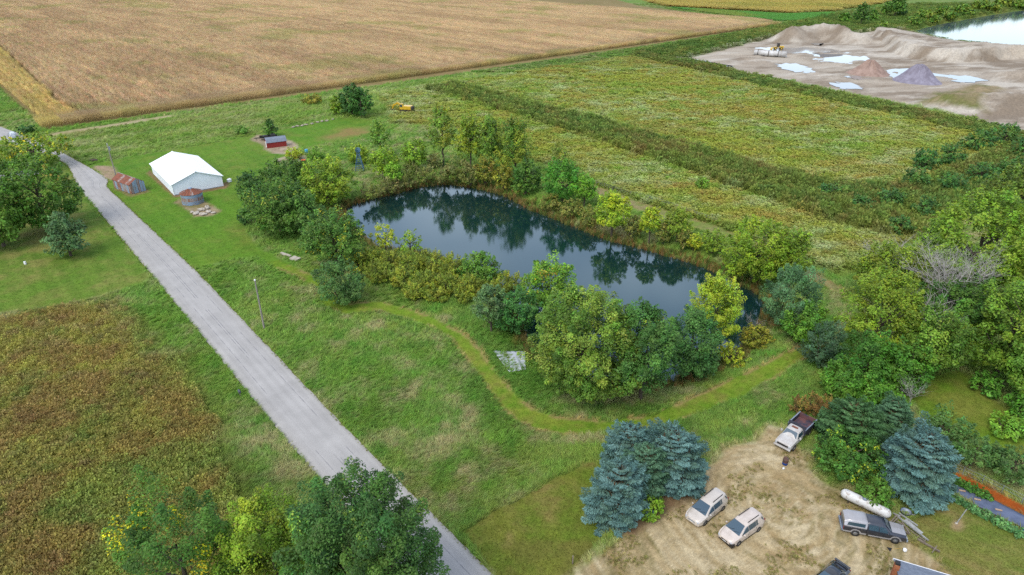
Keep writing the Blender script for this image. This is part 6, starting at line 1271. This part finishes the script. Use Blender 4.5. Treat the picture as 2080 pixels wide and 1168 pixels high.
sp = MB().box((-2.15, 0, 1.16), (.22, 1.5, .05)).build('spoiler', M_BLKP, sn); MB().box((-2.13, .6, 1.06), (.1, .06, .18)).box((-2.13, -.6, 1.06), (.1, .06, .18)).build('spoiler_strut', M_BLKP, sn)
for y in (-.62, .62): plate(sn, (-2.33, y, .74), (.08, .34, .14), 'tail_light', M_RED)
for x in (1.45, -1.4):
    for y in (-.8, .8): wheel(sn, (x, y, .32), .32, .22)
# propane tank
a, b = P(1722, 1005, .85), P(1795, 1040, .85); d = (b - a).normalized(); mid = (a + b) / 2; pt = empty('propane_tank', V3((mid.x, mid.y, 0)), math.atan2(d.y, d.x), 'long white rust-spotted propane tank lying beside the yard', 'tank'); L, R = 4.9, .52
M_TANK = mat_plain('tank_white', (226, 226, 222), (150, 128, 108), 2.6, .5, lo=.52, hi=.72)
pr = [(R * math.sin(t), -L / 2 + R - R * math.cos(t)) for t in np.linspace(0.02, math.pi / 2, 8)] + [(R * math.cos(t), L / 2 - R + R * math.sin(t)) for t in np.linspace(0, math.pi / 2 - .02, 8)]
MB().lathe(pr, (0, 0, .85), 'X', 28).build('shell', M_TANK, pt); MB().lathe([(.26, 1.33), (.26, 1.46), (.2, 1.54), (.001, 1.56)], (-.15, 0, 0), n=16).build('valve_dome', M_STEEL, pt)
for x in (-1.5, 1.5): MB().box((x, -.25, .2), (.14, .12, .42)).box((x, .25, .2), (.14, .12, .42)).build('leg', M_DKM, pt)
for x in (-1.9, 1.95): MB().box((x, 0, 1.37), (.12, .05, .12)).build('lifting_lug', M_STEEL, pt)
# scrap frame, poles and oddments beside the pickup
def stick(mb, p, q, t): 
    p, q = V3(p), V3(q); d = (q - p); L = d.length; M = d.to_track_quat('X', 'Z').to_matrix(); mb.box((p + q) / 2, (L, t[0], t[1]), M=M); return mb
M_ALU = mat_plain('grey_alu', (196, 198, 196), (160, 160, 154), 3, .5, .2); org = P(1850, 1072); sc = empty('scrap_frame', org, 0, 'heap of grey metal and timber frames beside the propane tank', 'scrap frame')
for k, (p, q, t, mm) in enumerate([((1817, 1044, .5), (1886, 1098, .35), (.1, .16), M_ALU), ((1826, 1042, .55), (1864, 1068, .5), (.08, .14), M_ALU), ((1838, 1056, .45), (1872, 1084, .4), (.5, .05), M_ALU), ((1806, 1064, .4), (1822, 1046, .6), (.12, .12), M_DARKWOOD), ((1815, 1060, .35), (1832, 1046, .5), (.1, .1), M_DARKWOOD), ((1832, 1060, .3), (1848, 1084, .3), (.14, .1), M_DARKWOOD), ((1822, 1058, .25), (1880, 1100, .2), (.1, .12), M_DARKWOOD), ((1814, 1042, .65), (1828, 1048, .65), (.1, .1), M_ALU)]):
    m = MB(); stick(m, P(*p) - org, P(*q) - org, t); m.build('beam', mm, sc)
o_ = P(1870, 1098); m = MB(); stick(m, P(1828, 1074, .16) - o_, P(1909, 1121, .12) - o_, (.16, .16)); tp = empty('timber_pole', o_, 0, 'long weathered timber pole on the ground beside the scrap frames', 'pole'); m.build('shaft', M_DARKWOOD, tp); m = MB(); stick(m, P(1893, 1123, .22) - o_, P(1903, 1109, .3) - o_, (.08, .08)); m.build('crosspiece', M_DARKWOOD, tp)
lathe_thing('wash_tub', 'grey-blue metal tub behind the scrap frames', 'tub', (1838, 1046), [(.001, 0), (.4, 0), (.5, .5), (.54, .52), (.46, .48), (.38, .1), (.001, .1)], M_STEEL)
m = MB(); o_ = P(1852, 1046); stick(m, P(1842, 1044, .4) - o_, P(1860, 1046, .3) - o_, (.07, .07)); m.build('pipe', M_ALU, None, 'short pale pipe lying behind the scrap frames', 'pipe').location = o_
dr = empty('barrel', P(1594, 943), 0, 'rusty brown barrel with a blue base in front of the dump truck', 'barrel'); MB().lathe([(.001, 0), (.30, 0), (.30, .32)], n=18).build('base', mat_plain('blue_band', (28, 84, 176), (24, 70, 150), 3, .5), dr); MB().lathe([(.30, .32), (.31, .36), (.30, .6), (.31, .64), (.29, .9), (.26, .88), (.001, .86)], n=18).build('shell', mat_plain('brown_barrel', (110, 74, 54), (84, 72, 70), 3, .7), dr)
lathe_thing('white_jug', 'small white jug on the dirt below the barrel', 'jug', (1591, 953), [(.001, 0), (.12, 0), (.13, .18), (.05, .26), (.05, .3), (.001, .3)], M_TRIM, 12)
sh = empty('shovel', P(1806, 1115), 0, 'black scoop with a yellow handle on the dirt by the pickup', 'shovel'); o_ = P(1806, 1115); q_ = [P(1800, 1111, .04) - o_, P(1812, 1114, .06) - o_, P(1808, 1121, .06) - o_]; n_ = V3((0, 0, .03)); MB().add(q_ + [p + n_ for p in q_], [(2, 1, 0), (3, 4, 5), (0, 1, 4, 3), (1, 2, 5, 4), (2, 0, 3, 5)]).build('scoop', M_BLACK, sh); m = MB(); m.tube(P(1811, 1116, .06) - o_, P(1833, 1113, .05) - o_, .025); m.build('handle', mat_plain('handle_wood', (206, 170, 90), None, 4, .6), sh)
lathe_thing('bucket', 'small white bucket lying by the pickup front', 'bucket', (1837, 1120), [(.001, 0), (.14, 0), (.18, .3), (.16, .28), (.12, .03), (.001, .03)], M_TRIM, 14)
pb = P(1163, 1145); m = MB(); m.box((0, 0, .5), (.12, .12, 1.1)); q = m.build('wood_post', M_DARKWOOD, None, 'short dark wooden post where the mown corner meets the dirt yard', 'post', bevel=.01); q.location = pb
mbx = empty('mailbox', P(489, 808), 2.2, 'small dark mailbox on a post at the road edge', 'mailbox'); MB().box((0, 0, .45), (.1, .1, .9)).build('post', M_DARKWOOD, mbx)
prf = [(-.14, 0), (.14, 0), (.14, .14)] + [(.14 * math.cos(a), .14 + .14 * math.sin(a)) for a in np.linspace(.3, math.pi - .3, 6)] + [(-.14, .14)]; n = len(prf); MB().add([(-.3, y, .9 + z) for y, z in prf] + [(.3, y, .9 + z) for y, z in prf], [tuple(range(n))[::-1], tuple(range(n, 2 * n))] + [(i, (i + 1) % n, n + (i + 1) % n, n + i) for i in range(n)]).build('box', mat_plain('grey_box', (96, 100, 112), (76, 80, 90), 5, .5), mbx)
wp = MB().box((0, 0, .3), (.35, .3, .6)).build('white_box', M_TRIM, None, 'small white box standing on the lawn left of the conifer', 'box', bevel=.03); wp.location = P(52, 537)
# silver tarp on the bank
nx_, ny_ = 18, 14; c4 = [P(1002, 714), P(1066, 716), P(1068, 752), P(1034, 757)]; rr = np.random.default_rng(3); vs = []
for j in range(ny_):
    for i in range(nx_):
        u, v = i / (nx_ - 1), j / (ny_ - 1); p = c4[0].lerp(c4[1], u).lerp(c4[3].lerp(c4[2], u), v); z = .12 + .05 * math.sin(9 * u + 4 * v) + .04 * math.sin(17 * u - 5 * v) + rr.uniform(-.015, .015) + (.12 if abs(u - .62 - .1 * v) < .04 else 0); vs.append((p.x - c4[0].x, p.y - c4[0].y, z))
m = MB(); m.add(vs, [(j * nx_ + i, j * nx_ + i + 1, (j + 1) * nx_ + i + 1, (j + 1) * nx_ + i)[::-1] for j in range(ny_ - 1) for i in range(nx_ - 1)], True); q = m.build('tarp', mat_plain('silver_tarp', (206, 211, 218), (178, 184, 194), 1.5, .45, stretch=(1, 5, 1)), None, 'silver tarp spread on the ground beside the largest maple', 'tarp'); q.location = c4[0]; sm = q.modifiers.new('thick', 'SOLIDIFY'); sm.thickness = .02
# bank fence
fp = smooth_line(PP([(1196, 372), (1260, 393), (1330, 412), (1400, 436), (1455, 455)]), 5); ff = empty('wire_fence', fp[0], 0, 'thin wire fence along the track on the far pond bank', 'fence'); o_ = fp[0]; tops = []
for k, p in enumerate(resample(fp, 15)):
    q = V3((p[0], p[1], 0)) - o_; MB().tube(q, q + V3((0, 0, 1.35)), .06, .05, 6).build('post', M_DARKWOOD, ff); tops.append(q)
for zz in (.5, .9, 1.25):
    m = MB()
    for p, q in zip(tops[:-1], tops[1:]): m.tube(p + V3((0, 0, zz)), q + V3((0, 0, zz)), .014, .014, 3, False)
    m.build('wire', M_STEEL, ff)
# garden
up = [P(1906, 967), P(1920, 973), P(1960, 991), P(2009, 1013), P(2080, 1050), P(2180, 1104)]; lw_ = [P(1896, 972), P(1906, 980), P(1938, 1002), P(1969, 1022), P(2080, 1076), P(2180, 1130)]; m = MB(); a_, b_ = resample(up, 40), resample(lw_, 40); rr = np.random.default_rng(5); vs = []
for i in range(40):
    for t in np.linspace(0, 1, 7): p = a_[i] * (1 - t) + b_[i] * t; vs.append((p[0] - a_[0][0], p[1] - a_[0][1], .16 + rr.uniform(-.02, .025)))
m.add(vs, [(i * 7 + j, i * 7 + j + 1, (i + 1) * 7 + j + 1, (i + 1) * 7 + j) for i in range(39) for j in range(6)], True); fb = m.build('landscape_fabric', mat_plain('blue_grey_fabric', (112, 124, 152), (88, 100, 126), 1.2, .7), None, 'blue-grey landscape fabric strip in the vegetable garden', 'fabric'); fb.location = (a_[0][0], a_[0][1], 0); q = fb.modifiers.new('thick', 'SOLIDIFY'); q.thickness = .02
for px, lb in (((1905, 975), 'wooden block on the garden fabric nearest the blue spruce'), ((1928, 988), 'second wooden block on the garden fabric from the spruce'), ((1953, 1000), 'third wooden block on the garden fabric from the spruce'), ((1984, 1018), 'fourth wooden block on the garden fabric from the spruce'), ((2027, 1039), 'wooden block on the garden fabric nearest the frame edge')):
    q = MB().box((0, 0, .05), (.62, .16, .10)).build('wood_block', mat_plain('pale_wood', (206, 178, 150), (184, 152, 124), 4, .7), None, lb, 'wood block', bevel=.01); q.location = P(*px) + V3((0, 0, .19)); q.rotation_euler = (0, 0, -.35)
rowp = resample([P(1922, 972), P(1950, 985), P(1985, 1003), P(2006, 1012)], 8)
for k, p in enumerate(rowp):
    px = proj((p[0], p[1], 0)); tree('pepper_plant', f'{ORD[k]} dark green plant from the spruce in the row beside the mulch', 'plant', (px[0] - 9, px[1] - 11, px[0] + 9, px[1] + 7), [(72, 116, 50), (60, 102, 46), (88, 128, 58)], 'shrub', 'vegetable row beside the mulch', 320 + k, skirt=.02)
rowp = resample([P(1912, 1000), P(1945, 1018), P(1990, 1045), P(2068, 1086)], 11)
for k, p in enumerate(rowp):
    px = proj((p[0], p[1], 0)); tree('squash_plant', f'{ORD[k]} small blue-green plant from the spruce along the outer fabric edge', 'plant', (px[0] - 8, px[1] - 8, px[0] + 8, px[1] + 6), [(92, 134, 92), (80, 120, 84), (108, 146, 100)], 'shrub', 'vegetable row on the outer fabric edge', 340 + k, skirt=.02)
fp = resample([P(1916, 948), P(1996, 984), P(2080, 1026), P(2160, 1068)], 7); gf = empty('garden_fence', V3((fp[0][0], fp[0][1], 0)), 0, 'low wire garden fence along the bark mulch', 'fence'); tops = []
for p in fp:
    q = V3((p[0] - fp[0][0], p[1] - fp[0][1], 0)); MB().tube(q, q + V3((0, 0, 1.2)), .035, .03, 6).build('post', M_STEEL, gf); tops.append(q)
for zz in (.25, .7, 1.1):
    m = MB()
    for p, q in zip(tops[:-1], tops[1:]): m.tube(p + V3((0, 0, zz)), q + V3((0, 0, zz)), .012, .012, 3, False)
    m.build('wire', M_STEEL, gf)
st = empty('leaning_stake', P(1942, 1064), 0, 'leaning grey metal stake in a bare patch of the garden lawn', 'stake'); MB().tube((0, 0, -.1), (.55, .1, 1.9), .06, .05, 8).build('shaft', M_ALU, st); MB().lathe([(.001, 0), (.16, 0), (.12, .14), (.001, .16)], n=12).build('footing', M_CONC, st)
bp_ = empty('blue_stake', P(2076, 1080), 0, 'short blue stake at the frame edge of the garden', 'stake'); MB().tube((0, 0, -.1), (.12, 0, 1.0), .05, .05, 8).build('shaft', mat_plain('blue_stake', (40, 96, 180), None, 4, .5), bp_); MB().lathe([(.05, .98), (.07, 1.0), (.05, 1.06), (.001, 1.07)], (.12, 0, 0), n=10).build('cap', M_TRIM, bp_)
# house whose roof enters the bottom edge
hz = 3.2; c = P(1900, 1172, hz); hs = empty('house', V3((c.x - .6, c.y - 1.5, 0)), -.42, 'grey-shingled house roof with a chimney at the bottom edge', 'house')
MB().box((0, 0, 1.2), (5.6, 6.0, 2.4)).build('wall', M_WALLW, hs)
for s in (-1, 1):
    m = MB(); a, b, c_, d = V3((-3.0, s * 3.3, 2.3)), V3((3.0, s * 3.3, 2.3)), V3((3.0, 0, 3.4)), V3((-3.0, 0, 3.4)); m.slab(*((a, b, c_, d) if s < 0 else (b, a, d, c_)), .12); m.build('roof', M_SHG, hs)
for y in (-3.3, 3.3): MB().box((0, y, 2.22), (6.1, .08, .2)).build('fascia', M_TRIM, hs)
ch = MB().box((-3.1, 1.4, 1.8), (.45, .45, 3.6)).build('chimney', M_BRICK, hs, bevel=.03); MB().box((-3.1, 1.4, 3.7), (.4, .4, .2)).build('chimney_cap', M_BLACK, ch)
pn = empty('porch_roof', V3((0, 0, 0)), 0); pn.parent = hs
for k in range(4):
    m = MB(); x0 = 3.15 + k * .9; m.slab((x0, -1.6, 2.75), (x0 + .86, -1.6, 2.75), (x0 + .86, 2.6, 3.1), (x0, 2.6, 3.1), .06); m.build('panel', mat_plain('dark_panel', (58, 66, 88), (48, 54, 72), 2, .35) if k == 0 else bpy.data.materials['dark_panel'], pn)
MB().box((3.07, .5, 2.95), (.10, 4.3, .12)).box((4.9, 2.68, 3.08), (3.7, .10, .12)).build('edge_trim', M_TRIM, pn)
for p in ((3.3, 2.4), (6.5, 2.4), (3.3, -1.4), (6.5, -1.4)): MB().box((p[0], p[1], 1.35), (.12, .12, 2.7)).build('porch_post', M_TRIM, pn)
for k, bx in enumerate([(1600, 806, 1640, 850), (1628, 800, 1668, 852), (1650, 806, 1690, 848)]):
    tree('dock_weed', 'tall rusty-brown dry weed clump behind the dump truck', 'weed', bx, [(130, 98, 58), (112, 84, 52), (150, 130, 70)], 'willow', 'dry weeds behind the dump truck', 370 + k, skirt=.02, dens=.6)
